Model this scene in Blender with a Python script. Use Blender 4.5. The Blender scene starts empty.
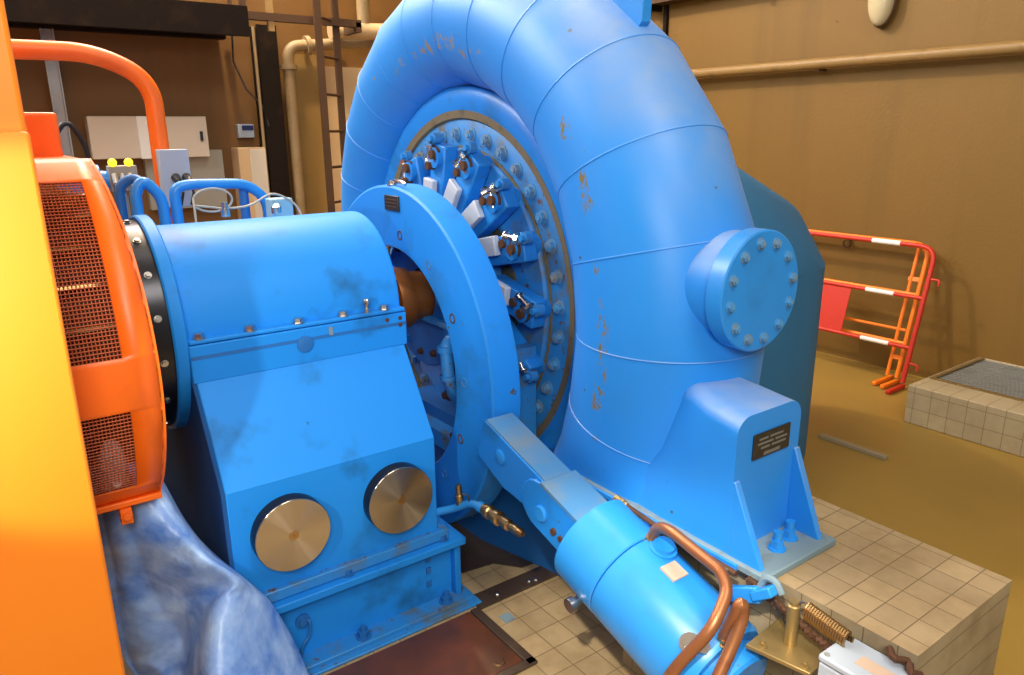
import bpy, bmesh, math, random
from math import sin, cos, pi, radians as rad
from mathutils import Vector as V, Matrix as M, noise as mnoise
random.seed(7)
SC = bpy.context.scene
COL = SC.collection
AY, AZ = 2.9, 1.135                      # shaft axis (runs along X)

# ------------------------------------------------------------------ materials
def mk(name):
    m = bpy.data.materials.new(name); m.use_nodes = True
    nt = m.node_tree; b = nt.nodes['Principled BSDF']
    return m, nt, b
def nd(nt, t, **kw):
    n = nt.nodes.new(t)
    for k, v in kw.items():
        if k in n.inputs.keys(): n.inputs[k].default_value = v
        else: setattr(n, k, v)
    return n
def ramp(nt, fac, a, b, c0=(0,0,0,1), c1=(1,1,1,1)):
    r = nt.nodes.new('ShaderNodeValToRGB'); nt.links.new(fac, r.inputs[0])
    e = r.color_ramp.elements; e[0].position = a; e[1].position = b; e[0].color = c0; e[1].color = c1
    return r.outputs[0]
def mix(nt, fac, a, b):
    x = nt.nodes.new('ShaderNodeMix'); x.data_type = 'RGBA'
    if hasattr(fac, 'links'): nt.links.new(fac, x.inputs[0])
    else: x.inputs[0].default_value = fac
    for v, i in ((a, 6), (b, 7)):
        if hasattr(v, 'links'): nt.links.new(v, x.inputs[i])
        else: x.inputs[i].default_value = (*v, 1) if len(v) == 3 else v
    return x.outputs[2]
def c255(r, g, b):
    f = lambda c: (c/255/12.92 if c/255 <= .04045 else ((c/255+.055)/1.055)**2.4)
    return (f(r), f(g), f(b))
def noise_fac(nt, scale, lo, hi, detail=4, rough=.55, vec=None, dist=0.0):
    n = nd(nt, 'ShaderNodeTexNoise', Scale=scale, Detail=detail, Roughness=rough, Distortion=dist)
    if vec is not None: nt.links.new(vec, n.inputs['Vector'])
    return ramp(nt, n.outputs['Fac'], lo, hi)
def surf(name, col, rough=.5, metal=0.0, dirt=None, dirt_amt=.5, dscale=3.0, dlo=.55, dhi=.75,
         spots=None, sscale=18.0, slo=.66, shi=.70, bump=0.0, bscale=60.0, coat=0.0, spec=.5):
    m, nt, b = mk(name)
    tc = nt.nodes.new('ShaderNodeTexCoord').outputs['Object']
    c = col
    if dirt is not None:
        f = noise_fac(nt, dscale, dlo, dhi, vec=tc)
        mm = nd(nt, 'ShaderNodeMath', operation='MULTIPLY'); nt.links.new(f, mm.inputs[0]); mm.inputs[1].default_value = dirt_amt
        c = mix(nt, mm.outputs[0], c, dirt)
    if spots is not None:
        f = noise_fac(nt, sscale, slo, shi, detail=6, rough=.65, vec=tc)
        c = mix(nt, f, c, spots)
    if hasattr(c, 'links'): nt.links.new(c, b.inputs['Base Color'])
    else: b.inputs['Base Color'].default_value = (*c, 1)
    b.inputs['Roughness'].default_value = rough; b.inputs['Metallic'].default_value = metal
    b.inputs['Coat Weight'].default_value = coat; b.inputs['Specular IOR Level'].default_value = spec
    if bump:
        n = nd(nt, 'ShaderNodeTexNoise', Scale=bscale, Detail=4); nt.links.new(tc, n.inputs['Vector'])
        bp = nd(nt, 'ShaderNodeBump', Strength=bump, Distance=.01); nt.links.new(n.outputs['Fac'], bp.inputs['Height'])
        nt.links.new(bp.outputs[0], b.inputs['Normal'])
    return m

BL = (.013, .235, .74)
BLUE   = surf('blue_paint', BL, .42, dirt=(.02,.10,.20), dirt_amt=.55, dscale=5, dlo=.52, dhi=.74, spots=(.08,.07,.045), sscale=20, slo=.66, shi=.71)
BLUED  = surf('worn_blue_paint', (.02,.22,.60), .5, dirt=(.10,.12,.10), dirt_amt=.9, dscale=9, dlo=.50, dhi=.70, spots=(.10,.055,.02), sscale=24, slo=.60, shi=.66)
BLUEB  = surf('bearing_blue_paint', BL, .5, spec=.2, dirt=(.012,.07,.16), dirt_amt=.8, dscale=4.2, dlo=.56, dhi=.76, spots=(.015,.04,.07), sscale=11, slo=.72, shi=.78)
BLUEC  = surf('clean_blue_paint', (.02,.25,.72), .34, dirt=(.02,.10,.22), dirt_amt=.3, dscale=6)
BLUEK  = surf('deep_and_shaded_blue', (.012,.13,.42), .5, dirt=(.03,.06,.09), dirt_amt=.6, dscale=7)
BLUEG  = surf('draft_blue_paint', (.022,.15,.33), .6, dirt=(.025,.10,.2), dirt_amt=.3)
DIRTB = surf('grimy_blue_top', (.05,.20,.42), .6, dirt=(.17,.21,.22), dirt_amt=.65, dscale=7, dlo=.45, dhi=.68)
BLUESH = surf('shaded_side_blue', (.016,.075,.24), .8, spec=.06)  # housing blue darkened for its shaded left face
TARPP = surf('pale_tarp_patch', (.62,.55,.55), .8)
FBOLT = surf('dirty_bolt_blue', (.07,.28,.55), .55, dirt=(.22,.22,.18), dirt_amt=.9, dscale=14, dlo=.45, dhi=.65)
LITPL = surf('lit_link_grey', (.52,.60,.70), .4, dirt=(.35,.42,.5), dirt_amt=.3)
OLIVE = surf('grimy_recess', (.05,.055,.03), .7, dirt=(.08,.05,.02), dirt_amt=.8, dscale=16)
DIRTY  = surf('dusty_grey_blue', (.16,.24,.29), .7, dirt=(.10,.10,.08), dirt_amt=.7, dscale=12)
CHROME = surf('chrome_steel', (.62,.60,.56), .22, 1.0, spots=(.12,.06,.03), sscale=40, slo=.62, shi=.66)
STEEL  = surf('bright_steel', (.55,.54,.52), .3, 1.0)
RUST   = surf('rusty_shaft', (.34,.115,.022), .33, .55, dirt=(.08,.03,.012), dirt_amt=.8, dscale=9)
RUSTB  = surf('rusted_iron', (.085,.035,.015), .75, .2, dirt=(.03,.018,.012), dirt_amt=.8, dscale=14)
BROWN  = surf('sealant_brown', (.15,.125,.07), .8, dirt=(.05,.05,.04), dirt_amt=.8, dscale=20)
BLACK  = surf('black_rubber', (.012,.012,.014), .45)
BLKST  = surf('blackened_steel', (.035,.036,.045), .28, .8)
ORANGE = surf('orange_paint', (.86,.145,.006), .42, dirt=(.5,.07,.004), dirt_amt=.4, dscale=4)
YORANGE= surf('yellow_orange_paint', (.88,.235,.010), .45, dirt=(.80,.20,.01), dirt_amt=.45, dscale=2.5)
CREAMY = surf('panel_orange_paint', (.88,.235,.010), .5, dirt=(.84,.19,.008), dirt_amt=.4, dscale=3)
SAFOR  = surf('safety_orange_paint', (.86,.20,.008), .4)
SAFRED = surf('safety_red_paint', (.52,.022,.008), .5)
WHITE  = surf('reflective_white', (.85,.85,.83), .4)
COPPER = surf('copper_tube', (.30,.12,.05), .42, .6, dirt=(.16,.055,.025), dirt_amt=.6, dscale=12)
BRASS  = surf('brass', (.34,.245,.10), .42, .7, dirt=(.2,.12,.04), dirt_amt=.5, dscale=18)
BRONZE = surf('bronze_fitting', (.42,.27,.12), .3, .95, dirt=(.12,.07,.03), dirt_amt=.7, dscale=22)
GREYBX = surf('grey_enclosure', (.36,.42,.50), .4)
PINK   = surf('tan_label', (.50,.37,.28), .6)
CREAM  = surf('cream_cabinet', (.62,.55,.45), .45)
CREAM2 = surf('warm_cream_panel', (.56,.39,.21), .5)
GOLDP = surf('lit_wall_gold', (.26,.155,.04), .55, dirt=(.18,.1,.03), dirt_amt=.6, dscale=4)
MESHO = surf('mesh_orange', (.42,.07,.008), .55)
GREYCB = surf('grey_cabinet', (.30,.29,.25), .55)
GALV   = surf('galvanised_steel', (.34,.36,.36), .45, .5, dirt=(.22,.22,.2), dirt_amt=.6, dscale=9)
DKIRON = surf('dark_iron', (.010,.006,.004), .8, spec=.15, dirt=(.03,.014,.007), dirt_amt=.7, dscale=6)
BRIRON = surf('brown_iron', (.075,.034,.013), .6, dirt=(.05,.025,.012), dirt_amt=.6, dscale=8)
BEIGEP = surf('beige_pipe_paint', (.31,.215,.105), .5, dirt=(.18,.11,.045), dirt_amt=.6, dscale=5)
HATCH  = surf('red_brown_plate', (.115,.035,.016), .38, dirt=(.05,.022,.012), dirt_amt=.8, dscale=5, dlo=.4, dhi=.65)
GUTTER = surf('oily_channel', (.05,.032,.022), .45, dirt=(.11,.07,.04), dirt_amt=.6, dscale=8)
CONC   = surf('concrete', (.33,.27,.18), .8, dirt=(.2,.15,.09), dirt_amt=.6, dscale=6, bump=.2)
WOODY  = surf('weathered_batten', (.30,.24,.15), .8)
LBLUE  = surf('light_blue_box', (.22,.45,.58), .5, dirt=(.3,.33,.33), dirt_amt=.5, dscale=20)
PLATE  = surf('dark_nameplate', (.020,.020,.018), .35, dirt=(.06,.05,.04), dirt_amt=.5, dscale=30)
PTEXT  = surf('worn_engraving', (.15,.145,.125), .5)
LAMPG  = surf('lamp_glass', (.55,.47,.30), .25)
HOSE   = surf('grey_cable', (.33,.34,.30), .5)
NAVY   = surf('display_blue', (.02,.03,.12), .25)

def glow(name, col, s):
    m, nt, b = mk(name); b.inputs['Base Color'].default_value = (*col, 1)
    b.inputs['Emission Color'].default_value = (*col, 1); b.inputs['Emission Strength'].default_value = s
    return m
YGLOW = glow('yellow_indicator', (1,.62,.02), 1.6)

def spiral_mat():
    m, nt, b = mk('spiral_casing_paint')
    tc = nt.nodes.new('ShaderNodeTexCoord').outputs['Object']
    f = noise_fac(nt, 1.6, .42, .75, vec=tc)
    c = mix(nt, f, (.014,.25,.78), (.02,.225,.66))
    # scraped ochre lettering marks running down the near side of the casing
    sep = nt.nodes.new('ShaderNodeSeparateXYZ'); nt.links.new(tc, sep.inputs[0])
    def band(sock, a, w):
        s = nd(nt, 'ShaderNodeMath', operation='SUBTRACT'); nt.links.new(sock, s.inputs[0]); s.inputs[1].default_value = a
        ab = nd(nt, 'ShaderNodeMath', operation='ABSOLUTE'); nt.links.new(s.outputs[0], ab.inputs[0])
        return ramp(nt, ab.outputs[0], w*.55, w, (1,1,1,1), (0,0,0,1))
    def mul(a, bb):
        s = nd(nt, 'ShaderNodeMath', operation='MULTIPLY'); nt.links.new(a, s.inputs[0]); nt.links.new(bb, s.inputs[1]); return s.outputs[0]
    sc = nd(nt, 'ShaderNodeMapping'); nt.links.new(tc, sc.inputs[0]); sc.inputs['Scale'].default_value = (1, 1.6, .8)
    scr = noise_fac(nt, 26, .50, .56, detail=5, rough=.7, vec=sc.outputs[0])
    xs = nd(nt, 'ShaderNodeMath', operation='LESS_THAN'); nt.links.new(sep.outputs['X'], xs.inputs[0]); xs.inputs[1].default_value = -.13
    # radius about the shaft axis (object origin is below the axis)
    dz = nd(nt, 'ShaderNodeMath', operation='SUBTRACT'); nt.links.new(sep.outputs['Z'], dz.inputs[0]); dz.inputs[1].default_value = AZ
    cv = nt.nodes.new('ShaderNodeCombineXYZ'); nt.links.new(sep.outputs['Y'], cv.inputs[1]); nt.links.new(dz.outputs[0], cv.inputs[2])
    ln = nd(nt, 'ShaderNodeVectorMath', operation='LENGTH'); nt.links.new(cv.outputs[0], ln.inputs[0])
    bd = band(ln.outputs['Value'], 1.205, .030)
    lo = nd(nt, 'ShaderNodeMath', operation='LESS_THAN'); nt.links.new(sep.outputs['Y'], lo.inputs[0]); lo.inputs[1].default_value = -.95
    up = nd(nt, 'ShaderNodeMath', operation='GREATER_THAN'); nt.links.new(sep.outputs['Z'], up.inputs[0]); up.inputs[1].default_value = .84
    gap = noise_fac(nt, 6.5, .46, .50, detail=1, vec=tc)
    k = mul(mul(mul(bd, xs.outputs[0]), mul(lo.outputs[0], up.outputs[0])), mul(scr, gap))
    c = mix(nt, k, c, (.17,.145,.045))
    # a few older scrapes near the crown
    bd2 = band(ln.outputs['Value'], 1.06, .05)
    up2 = nd(nt, 'ShaderNodeMath', operation='GREATER_THAN'); nt.links.new(dz.outputs[0], up2.inputs[0]); up2.inputs[1].default_value = .95
    gap2 = noise_fac(nt, 9, .57, .60, detail=1, vec=tc)
    k2 = mul(mul(mul(bd2, xs.outputs[0]), up2.outputs[0]), mul(scr, gap2))
    c = mix(nt, k2, c, (.25,.22,.14))
    sp = noise_fac(nt, 22, .755, .775, detail=2, vec=tc)
    c = mix(nt, sp, c, (.05,.09,.12))
    # settled grey dust plus painted overhead sheen on the casing's upper faces
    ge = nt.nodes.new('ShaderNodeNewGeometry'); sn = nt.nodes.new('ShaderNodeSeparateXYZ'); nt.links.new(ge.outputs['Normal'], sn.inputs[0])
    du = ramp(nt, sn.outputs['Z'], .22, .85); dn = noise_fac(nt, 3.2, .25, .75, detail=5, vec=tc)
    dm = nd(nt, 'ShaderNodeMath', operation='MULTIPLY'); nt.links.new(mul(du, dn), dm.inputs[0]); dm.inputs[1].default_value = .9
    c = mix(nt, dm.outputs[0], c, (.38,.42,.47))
    nt.links.new(c, b.inputs['Base Color']); b.inputs['Roughness'].default_value = .44
    b.inputs['Specular IOR Level'].default_value = .4; b.inputs['Sheen Weight'].default_value = .06; b.inputs['Sheen Roughness'].default_value = .45
    n = nd(nt, 'ShaderNodeTexNoise', Scale=5.0, Detail=3); nt.links.new(tc, n.inputs['Vector'])
    bp = nd(nt, 'ShaderNodeBump', Strength=.08, Distance=.02); nt.links.new(n.outputs['Fac'], bp.inputs['Height'])
    nt.links.new(bp.outputs[0], b.inputs['Normal'])
    return m
SPIRAL = spiral_mat()

def tile_mat(name, size, c1, c2, mortar, off=(0,0,0), dirt=.5, rot=None):
    m, nt, b = mk(name)
    tc = nt.nodes.new('ShaderNodeTexCoord').outputs['Object']
    mp = nd(nt, 'ShaderNodeMapping'); nt.links.new(tc, mp.inputs[0]); mp.inputs['Location'].default_value = off
    if rot: mp.inputs['Rotation'].default_value = rot
    br = nd(nt, 'ShaderNodeTexBrick', Scale=1.0); nt.links.new(mp.outputs[0], br.inputs['Vector'])
    br.offset = 0.0; br.squash = 1.0
    br.inputs['Brick Width'].default_value = size; br.inputs['Row Height'].default_value = size
    br.inputs['Mortar Size'].default_value = size*.022; br.inputs['Mortar Smooth'].default_value = .3
    br.inputs['Color1'].default_value = (*c1, 1); br.inputs['Color2'].default_value = (*c2, 1); br.inputs['Mortar'].default_value = (*mortar, 1)
    f = noise_fac(nt, 5, .40, .72, detail=6, rough=.65, vec=tc)
    mm = nd(nt, 'ShaderNodeMath', operation='MULTIPLY'); nt.links.new(f, mm.inputs[0]); mm.inputs[1].default_value = dirt
    c = mix(nt, mm.outputs[0], br.outputs['Color'], (c1[0]*.42, c1[1]*.36, c1[2]*.28))
    nt.links.new(c, b.inputs['Base Color']); b.inputs['Roughness'].default_value = .55
    bp = nd(nt, 'ShaderNodeBump', Strength=.25, Distance=.004); bp.invert = True
    nt.links.new(br.outputs['Fac'], bp.inputs['Height']); nt.links.new(bp.outputs[0], b.inputs['Normal'])
    return m
TILE_F = tile_mat('floor_tiles', .110, (.45,.33,.175), (.37,.275,.15), (.19,.135,.07), off=(-.03,.0,0), dirt=.65)
TILE_P = tile_mat('plinth_tiles', .0865, (.42,.31,.17), (.34,.255,.145), (.17,.12,.065), off=(-.055,-.02,0), dirt=.6)
TILE_S = tile_mat('plinth_side_tiles', .0865, (.36,.29,.18), (.32,.26,.16), (.13,.10,.06), dirt=.7, rot=(0,rad(90),0))
TILE_C = tile_mat('curb_tiles', .105, (.42,.35,.23), (.38,.32,.21), (.2,.15,.09), dirt=.4, rot=(0,rad(90),0))

def wall_mat(name, ca, cb, streak=1.0):
    m, nt, b = mk(name)
    tc = nt.nodes.new('ShaderNodeTexCoord').outputs['Object']
    f = noise_fac(nt, .7, .3, .75, detail=5, vec=tc)
    c = mix(nt, f, ca, cb)
    mp = nd(nt, 'ShaderNodeMapping'); nt.links.new(tc, mp.inputs[0]); mp.inputs['Scale'].default_value = (2.2, 2.2, .12)
    g = noise_fac(nt, 2.2, .52, .78, detail=4, vec=mp.outputs[0])
    mm = nd(nt, 'ShaderNodeMath', operation='MULTIPLY'); nt.links.new(g, mm.inputs[0]); mm.inputs[1].default_value = .5*streak
    c = mix(nt, mm.outputs[0], c, tuple(x*.62 for x in ca))
    sp = noise_fac(nt, 9, .78, .80, detail=2, vec=tc)
    c = mix(nt, sp, c, tuple(x*.3 for x in ca))
    nt.links.new(c, b.inputs['Base Color']); b.inputs['Roughness'].default_value = .62
    n = nd(nt, 'ShaderNodeTexNoise', Scale=40.0, Detail=4); nt.links.new(tc, n.inputs['Vector'])
    bp = nd(nt, 'ShaderNodeBump', Strength=.12, Distance=.01); nt.links.new(n.outputs['Fac'], bp.inputs['Height'])
    nt.links.new(bp.outputs[0], b.inputs['Normal'])
    return m
WALLR = wall_mat('ochre_wall', (.185,.098,.013), (.162,.085,.012))
WALLB = wall_mat('shaded_brown_wall', (.17,.078,.012), (.125,.055,.009))  # brown darkened for the shade under the gallery
FLOORP = surf('painted_floor', (.315,.20,.042), .45, dirt=(.235,.15,.032), dirt_amt=.6, dscale=1.3, dlo=.4, dhi=.7, spots=(.33,.24,.11), sscale=9, slo=.75, shi=.8)
CEILM = surf('ceiling_paint', (.5,.45,.36), .8)

def disc_mat():
    m, nt, b = mk('turned_bronze')
    b.inputs['Base Color'].default_value = (.47,.42,.35,1); b.inputs['Metallic'].default_value = 1; b.inputs['Roughness'].default_value = .24
    b.inputs['Anisotropic'].default_value = .96; b.inputs['Anisotropic Rotation'].default_value = .25
    t = nt.nodes.new('ShaderNodeTangent'); t.direction_type = 'RADIAL'; t.axis = 'Y'
    nt.links.new(t.outputs[0], b.inputs['Tangent'])
    return m
TURNED = disc_mat()

def tarp_mat():
    m, nt, b = mk('blue_tarp')
    tc = nt.nodes.new('ShaderNodeTexCoord').outputs['Object']
    f = noise_fac(nt, 5.5, .36, .68, detail=5, rough=.6, vec=tc, dist=.3)
    c = mix(nt, f, (.07,.20,.62), (.42,.62,.93))
    nt.links.new(c, b.inputs['Base Color']); b.inputs['Roughness'].default_value = .36
    n = nd(nt, 'ShaderNodeTexNoise', Scale=9.0, Detail=3, Roughness=.5, Distortion=.2); nt.links.new(tc, n.inputs['Vector'])
    bp = nd(nt, 'ShaderNodeBump', Strength=.35, Distance=.03); nt.links.new(n.outputs['Fac'], bp.inputs['Height'])
    nt.links.new(bp.outputs[0], b.inputs['Normal'])
    return m
TARP = tarp_mat()

# ------------------------------------------------------------------ mesh helpers
def fillet(pts, r, k=6):
    pts = [V(p) for p in pts]; out = [pts[0]]
    for i in range(1, len(pts)-1):
        a, b, c = pts[i-1], pts[i], pts[i+1]
        d1, d2 = (a-b), (c-b); l = min(r, d1.length*.48, d2.length*.48)
        p, q = b+d1.normalized()*l, b+d2.normalized()*l
        for j in range(k+1):
            t = j/k; out.append(p*(1-t)**2 + b*2*t*(1-t) + q*t*t)
    out.append(pts[-1]); return out
class MB:
    def __init__(s): s.bm = bmesh.new()
    def ring(s, pts): return [s.bm.verts.new(p) for p in pts]
    def bridge(s, a, b, closed=True):
        n = len(a)
        for i in range(n if closed else n-1):
            try: s.bm.faces.new((a[i], a[(i+1)%n], b[(i+1)%n], b[i]))
            except ValueError: pass
    def cap(s, a):
        try: s.bm.faces.new(a)
        except ValueError: pass
    def hexa(s, p):
        v = [s.bm.verts.new(q) for q in p]
        for f in ((0,1,2,3),(4,5,6,7),(0,1,5,4),(1,2,6,5),(2,3,7,6),(3,0,4,7)): s.bm.faces.new([v[i] for i in f])
        return s
    def box(s, x0, x1, y0, y1, z0, z1):
        return s.hexa([(x0,y0,z0),(x1,y0,z0),(x1,y1,z0),(x0,y1,z0),(x0,y0,z1),(x1,y0,z1),(x1,y1,z1),(x0,y1,z1)])
    def obox(s, c, u, v, w):
        c, u, v, w = V(c), V(u), V(v), V(w)
        return s.hexa([c-u-v-w, c+u-v-w, c+u+v-w, c-u+v-w, c-u-v+w, c+u-v+w, c+u+v+w, c-u+v+w])
    def frame(s, d):
        d = V(d).normalized(); h = V((0,0,1)) if abs(d.z) < .9 else V((1,0,0))
        a = d.cross(h).normalized(); return d, a, d.cross(a)
    def circ(s, c, a, b, r, n): return [V(c)+(a*cos(2*pi*i/n)+b*sin(2*pi*i/n))*r for i in range(n)]
    def cyl(s, p0, p1, r, r1=None, n=24, cap=True):
        d, a, b = s.frame(V(p1)-V(p0)); r1 = r if r1 is None else r1
        A, B = s.ring(s.circ(p0,a,b,r,n)), s.ring(s.circ(p1,a,b,r1,n)); s.bridge(A,B)
        if cap: s.cap(A); s.cap(B)
        return s
    def rod(s, p, d, prof, n=20):
        """lathe a list of (distance along d, radius) from p"""
        d, a, b = s.frame(d); prev = None
        for t, r in prof:
            R = s.ring(s.circ(V(p)+d*t, a, b, max(r,1e-4), n))
            if prev: s.bridge(prev, R)
            else: s.cap(R)
            prev = R
        s.cap(prev); return s
    def tube(s, pts, r, n=10, closed=False):
        pts = [V(p) for p in pts]; N = len(pts); prev = None; first = None; up = None
        for i in range(N):
            if closed: t = pts[(i+1)%N]-pts[i-1]
            else: t = pts[min(i+1,N-1)]-pts[max(i-1,0)]
            t.normalize()
            if up is None: _, up, _ = s.frame(t)
            a = (up - t*up.dot(t)).normalized(); up = a; b = t.cross(a)
            R = s.ring(s.circ(pts[i], a, b, r, n))
            if prev: s.bridge(prev, R)
            else: first = R
            prev = R
        if closed: s.bridge(prev, first)
        else: s.cap(first); s.cap(prev)
        return s
    def lathe(s, prof, yc=AY, zc=AZ, n=72, a0=0, a1=360, close=True):
        """profile (x, r) about an axis along X; closed profile loops back"""
        full = a1-a0 >= 360; k = n if full else n+1; rings = []
        for i in range(k):
            t = rad(a0+(a1-a0)*i/n)
            rings.append(s.ring([(x, yc-r*cos(t), zc+r*sin(t)) for x, r in prof]))
        for i in range(k if full else k-1): s.bridge(rings[i], rings[(i+1)%k], closed=close)
        if not full and close: s.cap(rings[0]); s.cap(rings[-1])
        return s
    def prism(s, poly, axis, t0, t1):
        f = {'x': lambda p,t: (t,p[0],p[1]), 'y': lambda p,t: (p[0],t,p[1]), 'z': lambda p,t: (p[0],p[1],t)}[axis]
        A, B = s.ring([f(p,t0) for p in poly]), s.ring([f(p,t1) for p in poly]); s.bridge(A,B); s.cap(A); s.cap(B)
        return s
    def ball(s, c, r, n=12, sx=1, sy=1, sz=1):
        mt = M.Translation(V(c)) @ M.Diagonal((sx*r, sy*r, sz*r, 1))
        bmesh.ops.create_uvsphere(s.bm, u_segments=n, v_segments=max(6,n//2), radius=1, matrix=mt); return s
    def hexbolt(s, p, d, r, h, shank=0):
        d_, a, b = s.frame(d); p = V(p)
        s.rod(p, d_, [(0, r*1.35), (h*.18, r*1.35)], 14)
        A, B = s.ring(s.circ(p+d_*h*.18, a, b, r, 6)), s.ring(s.circ(p+d_*h, a, b, r, 6)); s.bridge(A,B); s.cap(A); s.cap(B)
        if shank: s.cyl(p+d_*h, p+d_*(h+shank), r*.55, n=10)
        return s
    def build(s, name, mat, parent=None, bevel=0, smooth=35, solid=0, sub=0, origin=None):
        bmesh.ops.recalc_face_normals(s.bm, faces=s.bm.faces)
        me = bpy.data.meshes.new(name)
        o = bpy.data.objects.new(name, me); COL.objects.link(o)
        base = V((0,0,0))
        r = parent
        while r is not None: base += r.location; r = r.parent
        loc = V((0,0,0))
        if origin is not None: loc = V(origin)-base
        elif parent is None:
            cs = [v.co for v in s.bm.verts]
            loc = V(((min(c.x for c in cs)+max(c.x for c in cs))/2, (min(c.y for c in cs)+max(c.y for c in cs))/2, min(c.z for c in cs)))
        bmesh.ops.translate(s.bm, verts=s.bm.verts, vec=-(base+loc))
        s.bm.to_mesh(me); s.bm.free()
        o.location = loc
        if parent is not None: o.parent = parent
        ms = mat if isinstance(mat, (list, tuple)) else [mat]
        for m_ in ms: me.materials.append(m_)
        me.shade_smooth()
        me.set_sharp_from_angle(angle=rad(smooth))
        if solid:
            q = o.modifiers.new('thickness','SOLIDIFY'); q.thickness = solid; q.offset = 0
        if sub:
            q = o.modifiers.new('smooth','SUBSURF'); q.levels = sub; q.render_levels = sub
        if bevel:
            q = o.modifiers.new('edge','BEVEL'); q.width = bevel; q.segments = 2; q.limit_method = 'ANGLE'; q.angle_limit = rad(40)
            q.harden_normals = False
        return o
def tag(o, label, cat, group=None, kind=None):
    o['label'] = label; o['category'] = cat
    if group: o['group'] = group
    if kind: o['kind'] = kind
    return o
def thing(name, loc, label, cat, group=None):
    o = bpy.data.objects.new(name, None); COL.objects.link(o); o.location = loc; o.empty_display_size = .1
    return tag(o, label, cat, group)
def struct(o):
    o['kind'] = 'structure'; return o

# ------------------------------------------------------------------ setting
b = MB()
for x0, x1, y0, y1 in ((-3.2, 2.15, -4, 7.4),): b.box(x0, x1, y0, y1, -.15, 0)
me = struct(b.build('floor', TILE_F))
b = MB(); b.box(2.15, 5.9, -4, 7.4, -.15, 0); struct(b.build('floor', FLOORP))
b = MB(); b.box(5.69, 5.9, -4, 7.4, 0, 6.2); struct(b.build('wall_right', WALLR))
b = MB(); b.box(-3.2, 5.69, 7.2, 7.4, 0, 6.2); struct(b.build('wall_back', WALLB))
b = MB(); b.box(-3.2, 5.9, 1.0, 7.4, 6.2, 6.35); struct(b.build('ceiling', CEILM))
# raised tiled machine plinth, far end carries the turbine
b = MB(); b.box(1.632, 2.146, .642, 1.60, 0, .65)
pl = b.build('plinth', TILE_S); pl.data.materials.append(TILE_P); struct(pl); pl['label'] = 'raised beige tiled plinth under the turbine foot'
for p in pl.data.polygons:
    if p.normal.z > .9: p.material_index = 1
# drain curb
b = MB()
b.box(4.69, 4.93, -1.5, 2.16, 0, .255); b.box(5.66, 5.689, -1.5, 2.16, 0, .255); b.box(4.93, 5.66, 2.125, 2.16, 0, .255)
b.box(4.93, 5.66, -1.5, 2.125, 0, .12)
cu = struct(b.build('drain_curb', TILE_C, bevel=.006)); cu['label'] = 'low beige tiled curb around the floor grating'
b = MB()
b.box(4.915, 4.945, -1.5, 2.14, .25, .262); b.box(4.945, 5.66, 2.115, 2.14, .25, .262)
t = thing('floor_grating', (5.3, .3, .22), 'grey bar floor grating set in the tiled curb by the right wall', 'grating')
b.build('edge_angle', BRASS, t)
b = MB()
for i in range(17): b.box(4.957+i*.042, 4.976+i*.042, -1.5, 2.11, .222, .25)
for i in range(12): b.box(4.95, 5.655, 1.95-.30*i, 1.958-.30*i, .228, .249)
b.build('bar_grid', GALV, t)
b = MB(); b.box(4.945, 5.66, -1.5, 2.11, .185, .20); b.build('dark_pan', DKIRON, t)

# ------------------------------------------------------------------ spiral turbine
T = thing('water_turbine', (1.93, AY, 0), 'big blue snail shaped turbine casing standing on the tiled plinth', 'turbine')
XC, R0 = 1.90, .88
def sec(th):
    rt = .32-.04*max(th, -.2); Rc = R0+rt
    return V((XC, AY-Rc*cos(th), 1.155+Rc*sin(th))), V((0, -cos(th), sin(th))), rt
b = MB(); NS = 56; secs = []
seams = [rad(-14.3+14.25*k) for k in range(0, 20)]
def secpts(c, e, r): return [c+(e*cos(2*pi*j/NS)+V((1,0,0))*sin(2*pi*j/NS))*r for j in range(NS)]
ths = seams
c0, e0, r0 = sec(seams[0])
def supsec(z, y0, y1, hx, n, zs=0.0):
    cy, hy = (y0+y1)/2, (y1-y0)/2; out = []
    for j in range(NS):
        a = 2*pi*j/NS; ca, sa = cos(a), sin(a)
        out.append(V((XC+hx*math.copysign(abs(sa)**(2/n), sa), cy-hy*math.copysign(abs(ca)**(2/n), ca), z)))
    return out
prev = None
for pts in [supsec(.664, 1.42, 2.06, .305, 4.5), supsec(.70, 1.42, 2.06, .307, 3.6), supsec(.745, 1.41, 2.06, .311, 2.8)] + [secpts(*sec(t_)) for t_ in ths]:
    R_ = b.ring(pts)
    if prev: b.bridge(prev, R_)
    else: b.cap(R_)
    prev = R_
b.cap(prev)
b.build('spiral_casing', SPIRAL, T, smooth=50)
for t_ in seams:
    c, e, r = sec(t_)
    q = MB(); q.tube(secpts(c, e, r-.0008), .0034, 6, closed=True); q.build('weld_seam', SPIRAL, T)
# stay ring lip
b = MB(); b.lathe([(1.95,.79),(1.95,.93),(1.80,.905),(1.785,.895),(1.775,.875),(1.772,.845),(1.778,.80),(1.79,.775),(1.80,.765),(1.9,.765)], n=96)
b.build('stay_ring', BLUE, T, smooth=50)
b = MB(); b.lathe([(1.795,.764),(1.79,.758),(1.79,.648),(1.85,.64),(1.85,.764)], n=96); cv = b.build('cover_flange', BLUED, T, smooth=40)
b = MB(); b.lathe([(1.79,.806),(1.776,.80),(1.779,.768),(1.789,.761),(1.797,.761)], n=96); b.build('seal_bead', BROWN, T)
b = MB(); b.lathe([(1.80,.650),(1.784,.650),(1.784,.636),(1.80,.636)], n=96); b.build('seal_bead', BROWN, T)
b = MB(); b.lathe([(1.85,.638),(1.775,.638),(1.765,.628),(1.765,.36),(1.85,.36)], n=96); b.build('head_cover', BLUED, T, smooth=40)
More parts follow.
